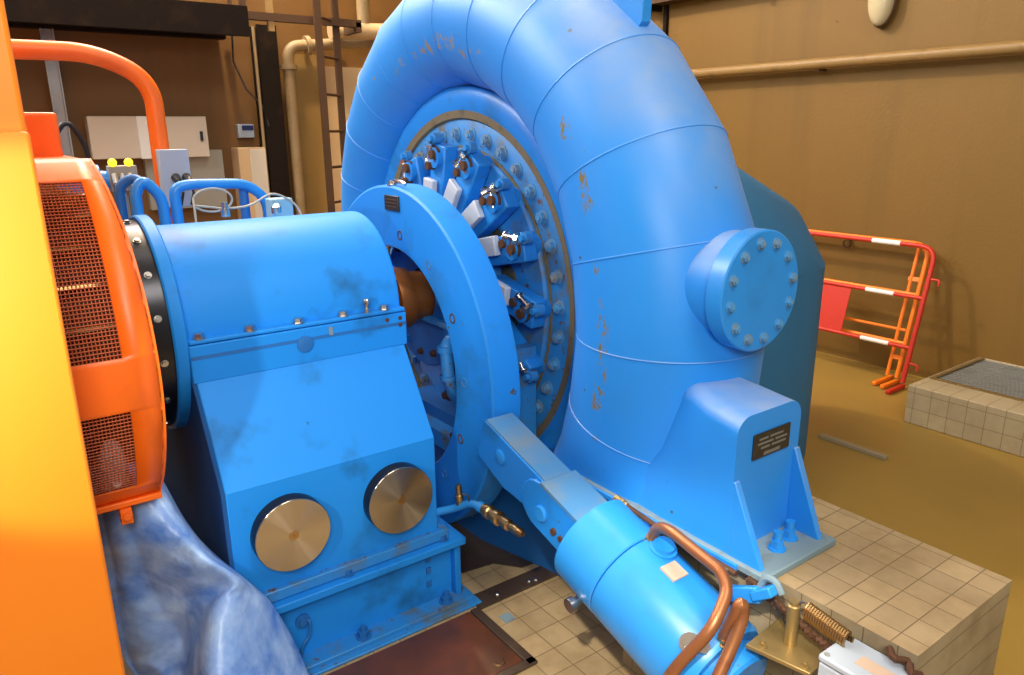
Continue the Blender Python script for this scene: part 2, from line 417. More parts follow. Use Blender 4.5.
for k in range(36):
    a = rad(10*k+3)
    q = MB(); q.hexbolt((1.79, AY-.70*cos(a), AZ+.70*sin(a)), (-1,0,0), .0225, .024, .006); q.build('flange_bolt', FBOLT, cv)
# shaft seal housing seen through the ring
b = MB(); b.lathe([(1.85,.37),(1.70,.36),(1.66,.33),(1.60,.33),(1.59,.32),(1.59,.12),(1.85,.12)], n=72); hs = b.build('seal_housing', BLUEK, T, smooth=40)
for k in range(14):
    a = rad(360/14*k+8)
    q = MB(); q.hexbolt((1.59, AY-.27*cos(a), AZ+.27*sin(a)), (-1,0,0), .013, .018); q.build('housing_bolt', RUSTB if k % 3 else BLUED, hs)
b = MB(); b.box(1.555, 1.592, AY-.33, AY+.33, AZ-.10, AZ-.082); b.box(1.575, 1.59, AY-.35, AY-.18, AZ-.012, AZ+.012); b.build('split_flange', BLUED, hs)
b = MB(); b.tube(fillet([(1.59,2.62,1.0),(1.53,2.60,.98),(1.53,2.58,.80),(1.60,2.62,.70)],.06), .028, 12)
b.cyl((1.53,2.597,.95),(1.53,2.597,.975),.038); b.cyl((1.53,2.585,.83),(1.53,2.585,.85),.038)
b.build('drain_elbow', BLUED, hs)
b = MB(); b.cyl((1.60,2.40,.98),(1.60,2.40,.74),.045); b.cyl((1.60,2.40,.99),(1.60,2.40,.97),.06); b.build('seal_pipe', BLUED, hs)
for (y,z) in ((2.50,.62),(2.60,.56),(2.42,.58),(2.66,.73)):
    q = MB(); q.hexbolt((1.60,y,z),(-1,0,0),.03,.035,.02); q.build('gland_nut', CHROME if y==2.42 else RUSTB, hs)
b = MB(); b.box(1.60, 1.78, 2.35, 3.3, .42, .50); b.box(1.62,1.78,2.30,2.36,.40,1.0); b.build('lower_bracket', BLUED, hs)
# blind flange on the inlet bend
FY, FX, FZ = 1.335, 1.893, 1.373
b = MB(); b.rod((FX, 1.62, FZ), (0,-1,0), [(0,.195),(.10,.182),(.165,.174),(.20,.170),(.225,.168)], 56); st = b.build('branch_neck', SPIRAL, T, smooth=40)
b = MB(); b.rod((FX, FY+.062, FZ), (0,-1,0), [(0,.180),(.004,.187),(.058,.187),(.062,.182)], 64)
bf = b.build('blind_flange', BLUEC, T, smooth=30)
for k in range(12):
    a = rad(30*k+10)
    q = MB(); q.hexbolt((FX+.150*cos(a), FY, FZ+.150*sin(a)), (0,-1,0), .0135, .012, .003); q.build('flange_bolt', FBOLT, bf)
# foot: box with rounded top, flanks, gussets and base plate
XA, XB, YF = 1.597, 1.893, 1.165
b = MB()
def rtop(x0, x1, z1, r, k=7):
    return [(x0+r*(1-cos(pi/2*i/k)), z1-r*(1-sin(pi/2*i/k))) for i in range(k+1)] + [(x1-r*(1-sin(pi/2*i/k)), z1-r*(1-cos(pi/2*i/k))) for i in range(k+1)]
def footsec(y, xb, xt, xr, zt, rr): 
    p = [(xb,.66),(xb+(xt-xb)*.25,.78)] + rtop(xt, xr, zt, rr) + [(xr,.66)]
    return [(x, y, z) for x, z in p]
prev = None
for a in ((YF,XA,XA,XB,1.085,.055),(1.30,XA,XA+.03,XB+.02,1.09,.055),(1.44,XA,XA+.10,XB+.05,1.09,.06),(1.60,XA+.01,XA+.16,XB+.08,1.09,.07)):
    R_ = b.ring(footsec(*a))
    if prev: b.bridge(prev, R_)
    else: b.cap(R_)
    prev = R_
b.cap(prev)
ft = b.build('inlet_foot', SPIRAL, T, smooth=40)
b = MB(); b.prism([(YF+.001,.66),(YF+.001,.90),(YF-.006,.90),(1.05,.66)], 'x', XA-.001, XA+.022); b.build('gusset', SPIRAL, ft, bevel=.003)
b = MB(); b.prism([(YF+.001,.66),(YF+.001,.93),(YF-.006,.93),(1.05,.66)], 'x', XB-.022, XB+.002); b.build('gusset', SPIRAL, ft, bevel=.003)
# skirt of the casing pit under the scroll, its deep blue painted as shade
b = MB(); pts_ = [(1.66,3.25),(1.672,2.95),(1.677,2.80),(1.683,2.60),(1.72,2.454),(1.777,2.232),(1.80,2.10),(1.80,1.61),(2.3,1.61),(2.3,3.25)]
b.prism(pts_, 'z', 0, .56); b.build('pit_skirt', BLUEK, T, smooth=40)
b = MB(); b.box(XA-.015, 1.925, 1.028, 1.80, .65, .672); b.build('base_plate', DIRTY, ft, bevel=.004)
b = MB(); b.box(XA-.022, XA+.02, 1.12, 2.08, .648, .668); b.build('skirt_flange', BLUE, ft, bevel=.003)
for x, y in ((1.735,1.10),(1.815,1.115)):
    q = MB(); q.hexbolt((x,y,.672),(0,0,1),.019,.030); q.cyl((x,y,.70),(x,y,.728),.014,n=14); q.build('anchor_bolt', BLUEC, ft)
b = MB(); b.box(1.668, 1.838, YF-.006, YF, .945, 1.022); npt = b.build('nameplate', PLATE, ft, bevel=.002)
b = MB()
for r_, (z, ws) in enumerate(((1.004,[(1.69,1.73),(1.74,1.80)]),(.990,[(1.685,1.755),(1.765,1.82)]),(.976,[(1.70,1.74),(1.75,1.815)]),(.958,[(1.715,1.79)]))):
    for x0, x1 in ws: b.box(x0, x1, YF-.0075, YF-.0055, z-.003 if r_ < 3 else z-.006, z+.003)
b.build('plate_lettering', PTEXT, npt)
# lifting lug on the crown
b = MB(); b.prism([(1.872,2.165),(1.85,2.185),(1.83,2.62),(2.30,2.72),(2.42,2.50),(2.25,2.37),(2.05,2.27)], 'x', 1.865, 1.905); b.build('lifting_lug', BLUEC, T, bevel=.002)

# guide vane levers around the head cover (each one turns on its own stem)
def lever_parts(root):
    # canonical: stem at angle 0 (toward -Y), radius .60, local coordinates relative to the stem; radial out = -Y
    b = MB(); b.rod((0,0,0), (-1,0,0), [(-.02,.045),(.05,.045),(.055,.04),(.09,.04)], 20); b.build_local('stem_boss', BLUE, root)
    d = V((0, .97, .24)).normalized(); n = V((0,-d.z,d.y)); c = V((-.040,0,0))+d*.085
    b = MB(); b.obox(c, V((.030,0,0)), d*.135, n*.052); b.build_local('lever_arm', BLUE, root, bevel=.006)
    c2 = V((-.085,0,0))+d*.170+n*.020
    b = MB(); b.obox(c2, V((.013,0,0)), d*.082, n*.036); b.build_local('link_plate', LITPL, root, bevel=.004)  # pale grey stands in for light caught on the lever's end face
    b = MB(); b.rod((-.002,.19,.085), (-1,0,0), [(-.01,.050),(.004,.048),(.006,.044)], 24); b.build_local('grimy_pocket', OLIVE, root)
    b = MB(); b.rod((-.075,-.012,-.006), (-1,0,0), [(0,.030),(.012,.030),(.012,.018),(.03,.018)], 14); b.rod((-.085,.03,.03), (-1,0,0), [(-.02,.016),(.02,.016)], 10); b.build_local('stem_nut', RUSTB, root)
    b = MB(); b.cyl((-.085,-.050,.016),(-.085,.008,.050),.0115,n=12); b.hexbolt((-.085,-.045,.019),(0,-.87,-.5),.018,.016); b.hexbolt((-.085,.004,.047),(0,.87,.5),.017,.014)
    b.cyl((-.085,-.02,.034),(-.085,.012,-.022),.009,n=10); b.build_local('clamp_bolt', CHROME, root)
    b = MB(); b.rod((-.05,-.075,.012), (-1,0,0), [(0,.022),(.03,.022),(.03,.012),(.045,.012)], 12); b.build_local('stop_pin', BLUED, root)
def build_local(s, name, mat, root, **kw):
    # vertices are already relative to the root
    bmesh.ops.translate(s.bm, verts=s.bm.verts, vec=root.location)
    return s.build(name, mat, root, **kw)
MB.build_local = build_local
NV = 15; A0 = 1.5
names_a = {0:'shaft level on the camera side', 1:'first above shaft level on the camera side', 2:'second above shaft level on the camera side', 3:'third above shaft level on the camera side',
 4:'just right of the top', 5:'just left of the top', 6:'behind the ring name plate', 14:'first below shaft level on the camera side', 13:'second below shaft level on the camera side'}
lev0 = None
vis = [5, 4, 3, 2, 1, 0, 14, 13, 6, 7]
lab = {5:'blue guide vane lever with chrome clamp nearest the top left of the head cover', 4:'blue guide vane lever with chrome clamp at the top of the head cover, large pale lit link',
 3:'blue guide vane lever with chrome clamp, third down from the top of the head cover', 2:'blue guide vane lever with chrome clamp, fourth down, just above shaft level',
 1:'blue guide vane lever with rusty clamp at about shaft level', 0:'blue guide vane lever with rusty clamp, first below shaft level',
 14:'blue guide vane lever, second below shaft level beside the ring rim', 13:'lowest visible blue guide vane lever beside the ring rim',
 6:'blue guide vane lever half hidden behind the ring name plate', 7:'blue guide vane lever left of the ring name plate, against the casing'}
order = {6:118, 5:94, 4:69.5, 3:47, 2:26, 1:2, 0:-22, 14:-46}
labs = {6:'guide vane lever farthest left, its clamp just behind the ring name plate', 5:'guide vane lever second from the left at the top of the head cover',
 4:'guide vane lever third from the left, chrome clamp over a pale lit link', 3:'guide vane lever with the largest pale lit link, upper right of the head cover',
 2:'guide vane lever with rusty chrome clamp and pale lit link, right side above shaft level', 1:'guide vane lever with short pale lit link and rusty clamp, level with the shaft',
 0:'guide vane lever with rusted nut below shaft level, beside the ring rim', 14:'lowest guide vane lever in view, mostly behind the ring rim'}
for k, ang in order.items():
    a = rad(ang); loc = (1.80, AY-.60*cos(a), AZ+.60*sin(a))
    if lev0 is None:
        lev0 = thing('guide_vane_lever', (0,0,0), labs[k], 'lever', 'guide vane levers on the head cover'); lever_parts(lev0); r = lev0
    else:
        r = lev0.copy(); COL.objects.link(r); r['label'] = labs[k]
        for ch in list(lev0.children):
            c = ch.copy(); COL.objects.link(c); c.parent = r
    r.location = loc; r.rotation_euler = (-a, 0, 0); r.scale = (1.12, 1.12, 1.12)

for o_ in T.children:
    if o_.name.split('.')[0] in ('stay_ring','cover_flange','seal_bead','head_cover'): o_.location.x += .035
# shaft
t = thing('turbine_shaft', (1.5, AY, AZ-.13), 'rusty orange turbine shaft between bearing cover and head cover', 'shaft')
b = MB(); b.rod((.2,AY,AZ),(1,0,0),[(0,.105),(1.22,.105),(1.225,.135),(1.26,.142),(1.30,.135),(1.31,.112),(1.42,.112)],56); b.build('shaft_body', RUST, t, smooth=30)

# operating ring
RY, RZ = 2.9, .862
t = thing('operating_ring', (1.5, RY, RZ-.79), 'flat blue ring plate with bolt holes around the rusty shaft', 'ring')
b = MB(); b.lathe([(1.455,.505),(1.45,.510),(1.45,.757),(1.456,.767),(1.575,.767),(1.58,.757),(1.58,.722),(1.50,.717),(1.49,.505)], RY, RZ, 96); rg = b.build('ring_plate', BLUE, t, smooth=30)
for k in range(14):
    a = rad(360/14*k+4)
    q = MB(); p = V((1.45, RY-.57*cos(a), RZ+.57*sin(a)))
    q.rod(p, (-1,0,0), [(-.01,.0205),(.002,.0205),(.002,.015),(-.004,.014)], 16); q.build('bolt_hole_bush', RUSTB if k % 2 else BLUED, t)
b = MB(); b.box(1.442, 1.45, 2.80, 2.925, 1.525, 1.588); npt = b.build('nameplate', PLATE, t, bevel=.002)
b = MB()
for z in (1.572, 1.558, 1.543): b.box(1.4405, 1.4425, 2.815, 2.91, z-.0025, z+.0025)
b.build('plate_lettering', BRONZE, npt)
b = MB(); b.tube([(1.47, 2.92, 1.634), (1.47, 2.87, 1.645), (1.47,2.82,1.645),(1.47,2.78,1.636)], .008, 8); b.hexbolt((1.47,2.90,1.63),(0,0,1),.016,.018); b.build('rim_screw', CHROME, t)
# lever arm bolted to the ring
def quadprism(pts, x0, x1): 
    q = MB(); q.prism(pts, 'x', x0, x1); return q
d = V((0,-.955,-.297)); nrm = V((0,-.297,.955))
def along(p, s, w): v = V((0, p[0], p[1])) + d*s + nrm*w; return (v.y, v.z)
PIN1 = (2.02,.715)
b = quadprism([along(PIN1,-.13,.075), along(PIN1,.24,.075), along(PIN1,.24,-.07), along(PIN1,.05,-.105), along(PIN1,-.13,-.085)], 1.405, 1.525); la = b.build('lever_arm', BLUED, t, bevel=.006)
b = quadprism([along(PIN1,-.125,.075), along(PIN1,.238,.075), along(PIN1,.238,.079), along(PIN1,-.125,.079)], 1.407, 1.523); b.build('arm_top', DIRTB, la)
b = quadprism([along(PIN1,-.128,.073), along(PIN1,.238,.073), along(PIN1,.238,-.068), along(PIN1,.05,-.103), along(PIN1,-.128,-.083)], 1.400, 1.406); b.build('lever_cheek', BLUE, la)
b = MB(); b.rod((1.405, PIN1[0], PIN1[1]), (-1,0,0), [(-.02,.029),(.010,.029),(.013,.024)], 24); b.build('pivot_pin', BLUEC, la)

# ------------------------------------------------------------------ hydraulic servomotor
S0 = V((1.462, 1.572, .566))
def ax(s): return S0 + d*s
t = thing('hydraulic_cylinder', (1.462, 1.3, .25), 'blue hydraulic cylinder with copper pipes lying aslant before the plinth', 'cylinder')
q = MB(); cb = (1.80,.628)
pts = [along(cb,.34,.085), along(cb,.0,.085)]
for i in range(9):
    an = rad(90+20*i+10*0); pts.append(along(cb, -.0-.085*abs(sin(pi*i/8)), .085*cos(pi*i/8)))
pts += [along(cb,.0,-.085), along(cb,.34,-.085)]
q.prism(pts, 'x', 1.392, 1.432); q.build('clevis_cheek', BLUE, t, bevel=.005)
q = MB(); q.prism(pts, 'x', 1.498, 1.538); q.build('clevis_cheek', BLUED, t, bevel=.005)
q = MB(); q.prism([along(cb,-.01,.094),along(cb,.34,.094),along(cb,.34,-.07),along(cb,-.01,-.07)], 'x', 1.432, 1.498); q.prism([along(cb,.0,.084),along(cb,.34,.084),along(cb,.34,.096),along(cb,.0,.096)], 'x', 1.388, 1.542); q.build('clevis_block', DIRTB, t)
q = MB(); q.rod((1.392, cb[0]-.03, cb[1]-.025), (-1,0,0), [(-.02,.030),(.006,.030),(.010,.025)], 24); q.build('clevis_pin', BLUEC, t)
q = MB(); q.rod((1.392, cb[0]-.10, cb[1]-.06), (-1,0,0), [(-.01,.012),(.010,.012)], 12); q.rod((1.392, cb[0]-.135, cb[1]-.07), (-1,0,0), [(-.01,.010),(.008,.010)], 12); q.build('clevis_screw', RUSTB, t)
R_ = .158
q = MB(); q.rod(ax(-.02), d, [(0,R_-.012),(.006,R_),(.176,R_),(.18,R_-.003)], 64); hd = q.build('cylinder_head', BLUEC, t, smooth=30)
q = MB(); q.rod(ax(.162), d, [(0,R_-.006),(.004,R_-.001),(.36,R_-.001),(.375,R_-.008)], 64); br = q.build('barrel', BLUEC, t, smooth=30)
q = MB(); q.rod(ax(.53), d, [(0,.120),(.06,.120),(.068,.112)], 48); q.build('end_cap', BLUE, t)
q = MB(); p = V((1.462-.135, 0, 0)) 
bo = ax(.10)+nrm*-.10+V((-.12,0,0)); q.rod(bo, (-.75,0,-.1), [(-.04,.014),(.03,.014),(.03,.024),(.05,.024)], 14); q.build('drain_plug', STEEL, t)
po = ax(.215); up = V((.10,0,1)).normalized()
q = MB(); q.rod(po+nrm*.14+V((.035,0,0)), nrm, [(0,.045),(.022,.042),(.024,.034),(.036,.032)], 24); q.build('port_boss', BLUE, br)
q = MB(); c = ax(.295)+nrm*(R_-.001)+V((.0,0,0)); q.obox(c, V((.030,0,0)), d*.028, V((.005,0,0))*0+nrm*.004); q.build('identification_plate', PINK, br)
q = MB(); c = ax(.475)+nrm*(R_*.74)+V((-.108,0,0)); q.hexbolt(c, V((-.5,0,0))+nrm, .022, .022, .0); q.hexbolt(c+V((.02,0,0))+d*.03, V((-.5,0,0))+nrm, .02, .018, .0); q.build('bleed_nut', CHROME, br)
q = MB(); q.rod(ax(.56)+V((0,0,-.02)), (0,0,-1), [(0,.07),(.39,.07)], 20); 
q.box(1.36, 1.565, .98, 1.15, 0, .02); q.build('support_post', BLUEK, t)

t = thing('copper_pipe', (1.47, 1.2, .22), 'long bent copper pipe rising from the port on top of the blue cylinder', 'pipe')
q = MB(); pth = fillet([(1.495,1.368,.650),(1.490,1.345,.715),(1.47,1.282,.745),(1.44,1.065,.729),(1.42,1.028,.700),(1.335,1.0,.645),(1.28,1.068,.507),(1.27,1.11,.40),(1.27,1.12,.2)], .05)
q.tube(pth, .0165, 14); q.build('tube', COPPER, t)
q = MB(); q.rod((1.497,1.372,.640), (-.05,-.1,.35), [(0,.024),(.022,.024),(.024,.019),(.036,.019)], 6); q.build('union_nut', BRASS, t)
t = thing('copper_pipe', (1.5, 1.06, .22), 'short bent copper pipe at the lower end of the blue cylinder', 'pipe')
q = MB(); q.tube(fillet([(1.43,1.05,.50),(1.41,1.0,.64),(1.415,.98,.70),(1.428,.98,.655),(1.395,.98,.585),(1.322,.98,.479),(1.30,.98,.2)], .035), .0165, 14); q.build('tube', COPPER, t)
q = MB(); q.rod((1.425,1.035,.53), (-.1,-.25,.9), [(0,.026),(.02,.026),(.022,.02),(.034,.02)], 6); q.build('union_nut', BRONZE, t)

# rod with brass end, bracket, spring, post, cable, grey box
t = thing('feedback_rod', (1.54,1.4,.66), 'dark rod with brass end lying along the turbine foot above the cylinder', 'rod')
q = MB(); q.tube([(1.545,1.54,.690),(1.542,1.39,.678),(1.545,1.25,.672),(1.55,1.10,.662)], .0085, 10); q.build('rod_body', RUSTB, t)
q = MB(); q.rod((1.545,1.575,.693), (0,-1,-.08), [(0,.014),(.04,.014),(.042,.010),(.055,.010)], 8); q.build('rod_end', BRASS, t)
q = MB(); q.box(1.535,1.556,1.12,1.40,.664,.669); q.build('shim_strip', BRASS, t)
t = thing('limit_bracket', (1.55,1.05,.60), 'small blue bracket arm with grey clip at the front corner of the foot', 'bracket')
q = MB(); q.obox((1.55,1.075,.612), V((.012,0,0)), V((0,-.055,.028)), V((0,.009,.020))); q.obox((1.55,1.005,.655), V((.022,0,0)), V((0,-.028,.022)), V((0,.007,.012))); q.build('arm', BLUEC, t, bevel=.004)
q = MB(); q.tube(fillet([(1.565,1.03,.655),(1.565,1.02,.69),(1.565,.985,.695),(1.565,.965,.665)],.02), .010, 8); q.build('clip', DIRTY, t)
q = MB(); q.rod((1.54,1.118,.592),(-1,0,0),[(0,.008),(.012,.008)],12); q.build('pivot_screw', BLACK, t)
t = thing('mounting_plate', (1.55,.90,.54), 'brass coloured plate with upright post beside the grey box', 'bracket')
q = MB(); q.prism([(1.455,.985),(1.632,1.00),(1.632,.83),(1.492,.822)], 'z', .538, .550); q.build('plate', BRASS, t, bevel=.002)
q = MB(); q.rod((1.55,.918,.55),(0,0,1),[(0,.016),(.115,.016),(.118,.012),(.128,.012)],16); q.build('post', BRASS, t)
for x, y in ((1.485,.955),(1.505,.845)):
    q = MB(); q.hexbolt((x,y,.55),(0,0,1),.009,.012,.006); q.build('screw', BRASS, t)
t = tag(MB().tube([(1.575+.020*cos(2*pi*i/8), .895-.115*i/136+.020*0, .652+.020*sin(2*pi*i/8)-.02*i/136) for i in range(137)], .0042, 6).build('coil_spring', BRONZE), 'coiled bronze spring against the plinth edge beside the brass post', 'spring')
q = MB(); q.tube([(1.575+.0*i, .895+.0, .652) if False else (1.572, .900+.018*sin(2*pi*i/14), .655+.018*cos(2*pi*i/14)) for i in range(15)], .003, 6)
ho = q.build('spring_hook', STEEL, t)
q = MB(); pts = []
for i in range(60): 
    f = i/59; pts.append((1.572+.003*sin(i*1.9), 1.075-.265*f, .648-.066*f+.004*cos(i*1.9)))
q.tube(pts, .011, 8); tag(q.build('rusty_chain', RUSTB), 'dark rusty chain running from the blue bracket down to the grey box', 'chain')
q = MB(); q.tube([(1.56,1.0,.655),(1.555,.96,.62),(1.552,.935,.59),(1.552,.925,.555)], .003, 6); tag(q.build('thin_wire', BLACK), 'thin black wire hanging from the bracket to the brass post', 'wire')
q = MB(); q.tube([(1.60+.012*cos(i*1.2), .70-.09*sin(pi*i/30), .60+.05*sin(pi*i/30)*0+.045*cos(pi*i/30)) for i in range(31)], .009, 8); tag(q.build('conduit_hose', RUSTB), 'curved rusty hose on the plinth face behind the grey box', 'hose')
t = thing('terminal_box', (1.55,.70,.50), 'light grey terminal box with screwed lid in front of the plinth', 'box')
q = MB(); q.box(1.488,1.612,.50,.803,.48,.600); q.build('box_body', GREYBX, t, bevel=.006)
q = MB(); q.box(1.486,1.614,.498,.805,.602,.622); ld = q.build('lid', GREYBX, t, bevel=.006)
for x, y in ((1.500,.790),(1.598,.790)):
    q = MB(); q.cyl((x,y,.622),(x,y,.6245),.007,n=14); q.build('lid_screw', GALV, ld)
q = MB(); q.box(1.525,1.565,.52,.735,.622,.6232); q.build('lid_label', PINK, ld)
q = MB(); q.box(1.4855,1.488,.69,.745,.49,.575); q.build('side_label', PINK, t)
q = MB(); q.box(1.612,1.632,.55,.75,.50,.58); q.build('mounting_bracket', GALV, t)

# ------------------------------------------------------------------ bearing pedestal
P = thing('bearing_pedestal', (.9, AY, 0), 'blue bearing housing with rounded cover and two round metal caps', 'bearing')
q = MB(); q.prism([(2.3,.33),(2.3,.725),(2.525,1.075),(2.525,1.10),(3.275,1.10),(3.275,1.075),(3.5,.725),(3.5,.33)], 'x', .515, 1.29); hb = q.build('housing', BLUEB, P, bevel=.004, smooth=15)
q = MB(); q.prism([(3.295,1.045),(3.295,1.175),(3.24,1.175),(3.24,1.06)], 'x', .505, 1.302); q.build('split_flange', BLUEB, P)
q = MB(); q.prism([(2.303,.0),(2.303,.724),(2.527,1.073),(2.527,1.10),(3.27,1.10),(3.27,1.07),(3.49,.724),(3.49,0)], 'x', .502, .516); q.build('shaded_side_plate', BLUESH, P)  # added skin that paints the shade on the housing's left face
q = MB(); q.prism([(2.505,1.045),(2.505,1.175),(2.56,1.175),(2.56,1.06),(2.525,1.045)], 'x', .505, 1.302); fl = q.build('split_flange', BLUEB, P, bevel=.004)
q = MB(); q.box(.507,1.30,2.5035,2.512,1.127,1.139); q.build('oil_groove_strip', BLUEK, fl)
q = MB(); q.rod((.893,2.505,1.118),(0,-1,0),[(0,.030),(.006,.030),(.008,.022)],20); q.rod((.893,2.499,1.118),(0,-1,0),[(0,.008),(.003,.008)],12); q.build('plug_boss', BLUEK, fl)
q = MB(); q.lathe([(.50,.352),(1.296,.352),(1.302,.346),(1.302,.14),(.50,.14)], AY, 1.178, 64, 0, 180); q.box(.508,1.30,2.507,2.56,1.178,1.192); q.box(.508,1.30,3.24,3.293,1.178,1.192)
cvr = q.build('cover', BLUEB, P, bevel=.004, smooth=30)
q = MB(); q.lathe([(.462,.388),(.468,.393),(.502,.393),(.508,.386),(.508,.30),(.462,.30)], AY, 1.178, 80); q.build('end_ring', BLUEB, P, smooth=30)
q = MB(); q.lathe([(.40,.372),(.405,.378),(.450,.378),(.462,.378),(.462,.11),(.40,.11)], AY, 1.178, 80); sp = q.build('seal_plate', BLKST, P, smooth=30)
q = MB(); q.lathe([(.385,.26),(.40,.26),(.40,.10),(.385,.10)], AY, 1.178, 64); q.build('seal_collar', BLUEK, sp)
for k in range(16):
    a = rad(22.5*k-30); q = MB(); q.hexbolt((.402, AY-.352*cos(a), 1.178+.352*sin(a)), (-1,0,0), .010, .012)
    q.hexbolt((.43, AY-.378*cos(a), 1.178+.378*sin(a)), (0,-cos(a),sin(a)), .009, .010); q.build('seal_screw', STEEL, sp)
for x in (.545,.713,.884,1.054,1.222):
    q = MB(); q.hexbolt((x,2.528,1.192),(0,0,1),.017,.018); q.build('cover_bolt', STEEL, cvr)
q = MB(); q.rod((1.148,2.523,1.19),(0,0,1),[(0,.012),(.02,.012),(.02,.008),(.032,.008),(.034,.015),(.05,.015),(.055,.009)],12); q.build('grease_nipple', CHROME, cvr)
q = MB(); q.box(.985,1.000,2.501,2.507,1.135,1.165); q.build('key_tab', DIRTY, cvr)
for x, y, z in ((1.22,2.503,1.155),(1.275,2.503,1.155),(1.275,2.503,1.128)):
    q = MB(); q.rod((x,y+.004,z),(0,-1,0),[(0,.008),(.005,.008)],10); q.build('dowel', RUSTB, fl)
# front edge trim at the slanted face
for cx in (.706, 1.114):
    q = MB(); q.rod((cx,2.302,.536),(0,-1,0),[(0,.128),(.003,.131),(.048,.131),(.05,.130)],72); rim = q.build('end_cap', BLKST, P, smooth=30)
    q = MB(); q.rod((cx,2.252,.536),(0,-1,0),[(0,.130),(.003,.130),(.0045,.1285)],72); q.build('cap_face', TURNED, rim, smooth=30, origin=(cx,2.25,.536))
    q = MB(); q.rod((cx,2.2475,.536),(0,-1,0),[(0,.017),(.001,.017),(.001,.006),(-.002,.005)],24); q.build('centre_mark', BRONZE, rim)
# sub base
q = MB(); q.box(.49,1.325,2.275,3.525,.292,.335); hf = q.build('housing_foot', BLUED, P, bevel=.005)
q = MB(); q.box(.44,1.386,2.245,3.555,.258,.290); q.build('base_flange', BLUEB, P, bevel=.005)
q = MB(); q.box(.47,1.345,2.295,3.505,.0,.27); q.build('base_web', BLUEB, P, bevel=.005)
q = MB(); q.box(1.345,1.372,2.268,3.53,.02,.26); q.build('end_rib', BLUEB, P, bevel=.004)
q = MB(); q.box(.42,1.398,2.215,3.585,.0,.030); q.box(.42,1.42,2.19,3.6,0,.012); q.build('foot_plate', BLUED, P, bevel=.004)
for x in (.56,.90,1.30):
    q = MB(); q.hexbolt((x,2.285,.29),(0,0,1),.018,.022,.015); q.build('housing_bolt', BLUEK, hf)
for x in (.62,.93,1.29):
    q = MB(); q.hexbolt((x,2.255,.030),(0,0,1),.022,.026,.018); q.build('anchor_bolt', BLUEK, P)
q = MB(); q.tube(fillet([(.72,2.296,.17),(.74,2.27,.175),(.735,2.265,.12),(.70,2.262,.09),(.69,2.26,.03)],.03), .006, 8); q.rod((.72,2.296,.17),(0,-1,0),[(0,.026),(.012,.026),(.012,.016),(.02,.016)],14); q.build('earth_cable', BLUEK, P)
q = MB()
for z in (.10,.16,.21): q.box(1.225,1.245,2.288,2.296,z,z+.025)
q.build('level_marks', BLUEK, P)
# drain pipe with bronze coupling
q = MB(); q.tube(fillet([(1.285,2.325,.395),(1.35,2.264,.421),(1.385,2.20,.462),(1.40,2.127,.459)],.03), .0155, 12); q.cyl((1.395,2.16,.461),(1.40,2.13,.459),.022,n=14); dp = q.build('drain_pipe', BLUEC, P)
dd = V((0,-1,.03)).normalized(); p0 = V((1.40,2.135,.459))
q = MB(); q.rod(p0, dd, [(0,.022),(.02,.022),(.02,.027),(.045,.027),(.05,.022),(.075,.022),(.08,.028),(.105,.028),(.11,.018),(.13,.022),(.165,.022),(.17,.014),(.205,.018),(.235,.016),(.25,.010)], 18); q.build('hose_coupling', BRONZE, dp, smooth=30)
q = MB(); q.rod((1.36,2.245,.435),(.0,.05,1),[(0,.013),(.02,.013),(.025,.017),(.045,.017),(.05,.012),(.075,.014),(.09,.010)],14); q.build('air_valve', BRONZE, dp, smooth=30)
q = MB(); q.tube([(1.36,2.22,.50),(1.375,2.205,.49),(1.38,2.19,.44),(1.378,2.185,.41)], .004, 6); q.build('valve_lever', BLACK, dp)
# eye and small fittings on the far side of the cover
q = MB(); q.rod((.80,3.0,1.535),(0,0,1),[(0,.018),(.03,.018),(.03,.012),(.055,.012)],12); q.rod((1.0,3.0,1.535),(0,0,1),[(0,.02),(.025,.02),(.03,.01)],12); q.build('oil_plug', CHROME, cvr)

# ------------------------------------------------------------------ generator
G = thing('generator', (-.4, AY, 0), 'large orange generator with yellow end casing at the left edge', 'generator')
q = MB(); q.box(-1.3,.125,1.90,3.9,0,2.6); q.build('end_casing', YORANGE, G, bevel=.01)
q = MB(); q.box(-1.3,.127,1.872,1.90,.12,1.855); q.build('access_panel', CREAMY, G, bevel=.008)
FR, FYc, FZc = .60, 2.68, 1.23
def fpt(x, deg, r): a = rad(deg); return V((x, FYc-r*cos(a), FZc+r*sin(a)))
X0, X1 = .127, .335
q = MB(); xs = [X0,.140,.257,X1]; win = [(5.5,55.5),(-35.5,-8.5)]
degs = [-41.5+ 107.5*i/54 for i in range(55)]
def xe(dg): return X1-(.042*(dg/66)**2 if dg > 0 else .020*(dg/41.5)**2)
degs = sorted(set([round(v,2) for v in degs]+[5.5,55.5,-35.5,-8.5]))
grid = [[q.bm.verts.new(fpt(xe(dg) if x == X1 else min(x, xe(dg)-.012), dg, FR)) for x in xs] for dg in degs]
for i in range(len(degs)-1):
    md = (degs[i]+degs[i+1])/2
    for j in range(3):
        if j == 1 and any(a0 < md < a1 for a0, a1 in win): continue
        q.bm.faces.new((grid[i][j],grid[i][j+1],grid[i+1][j+1],grid[i+1][j]))
sh = q.build('fan_cover', ORANGE, G, solid=.010, smooth=30)
q = MB(); prev = None
for dg in degs:
    x = xe(dg)
    R2 = q.ring([fpt(x-.004,dg,FR+.005), fpt(x+.006,dg,FR+.005), fpt(x+.006,dg,.36), fpt(x-.004,dg,.36)])
    if prev: q.bridge(prev, R2)
    else: q.cap(R2)
    prev = R2
q.cap(prev); q.build('cover_end_plate', ORANGE, sh, smooth=30)
q = MB(); a = fpt(0,66,FR); q.box(X0,xe(66)+.004,a.y-.005,a.y+.7,a.z-.012,a.z); q.build('top_plate', ORANGE, sh, bevel=.003)
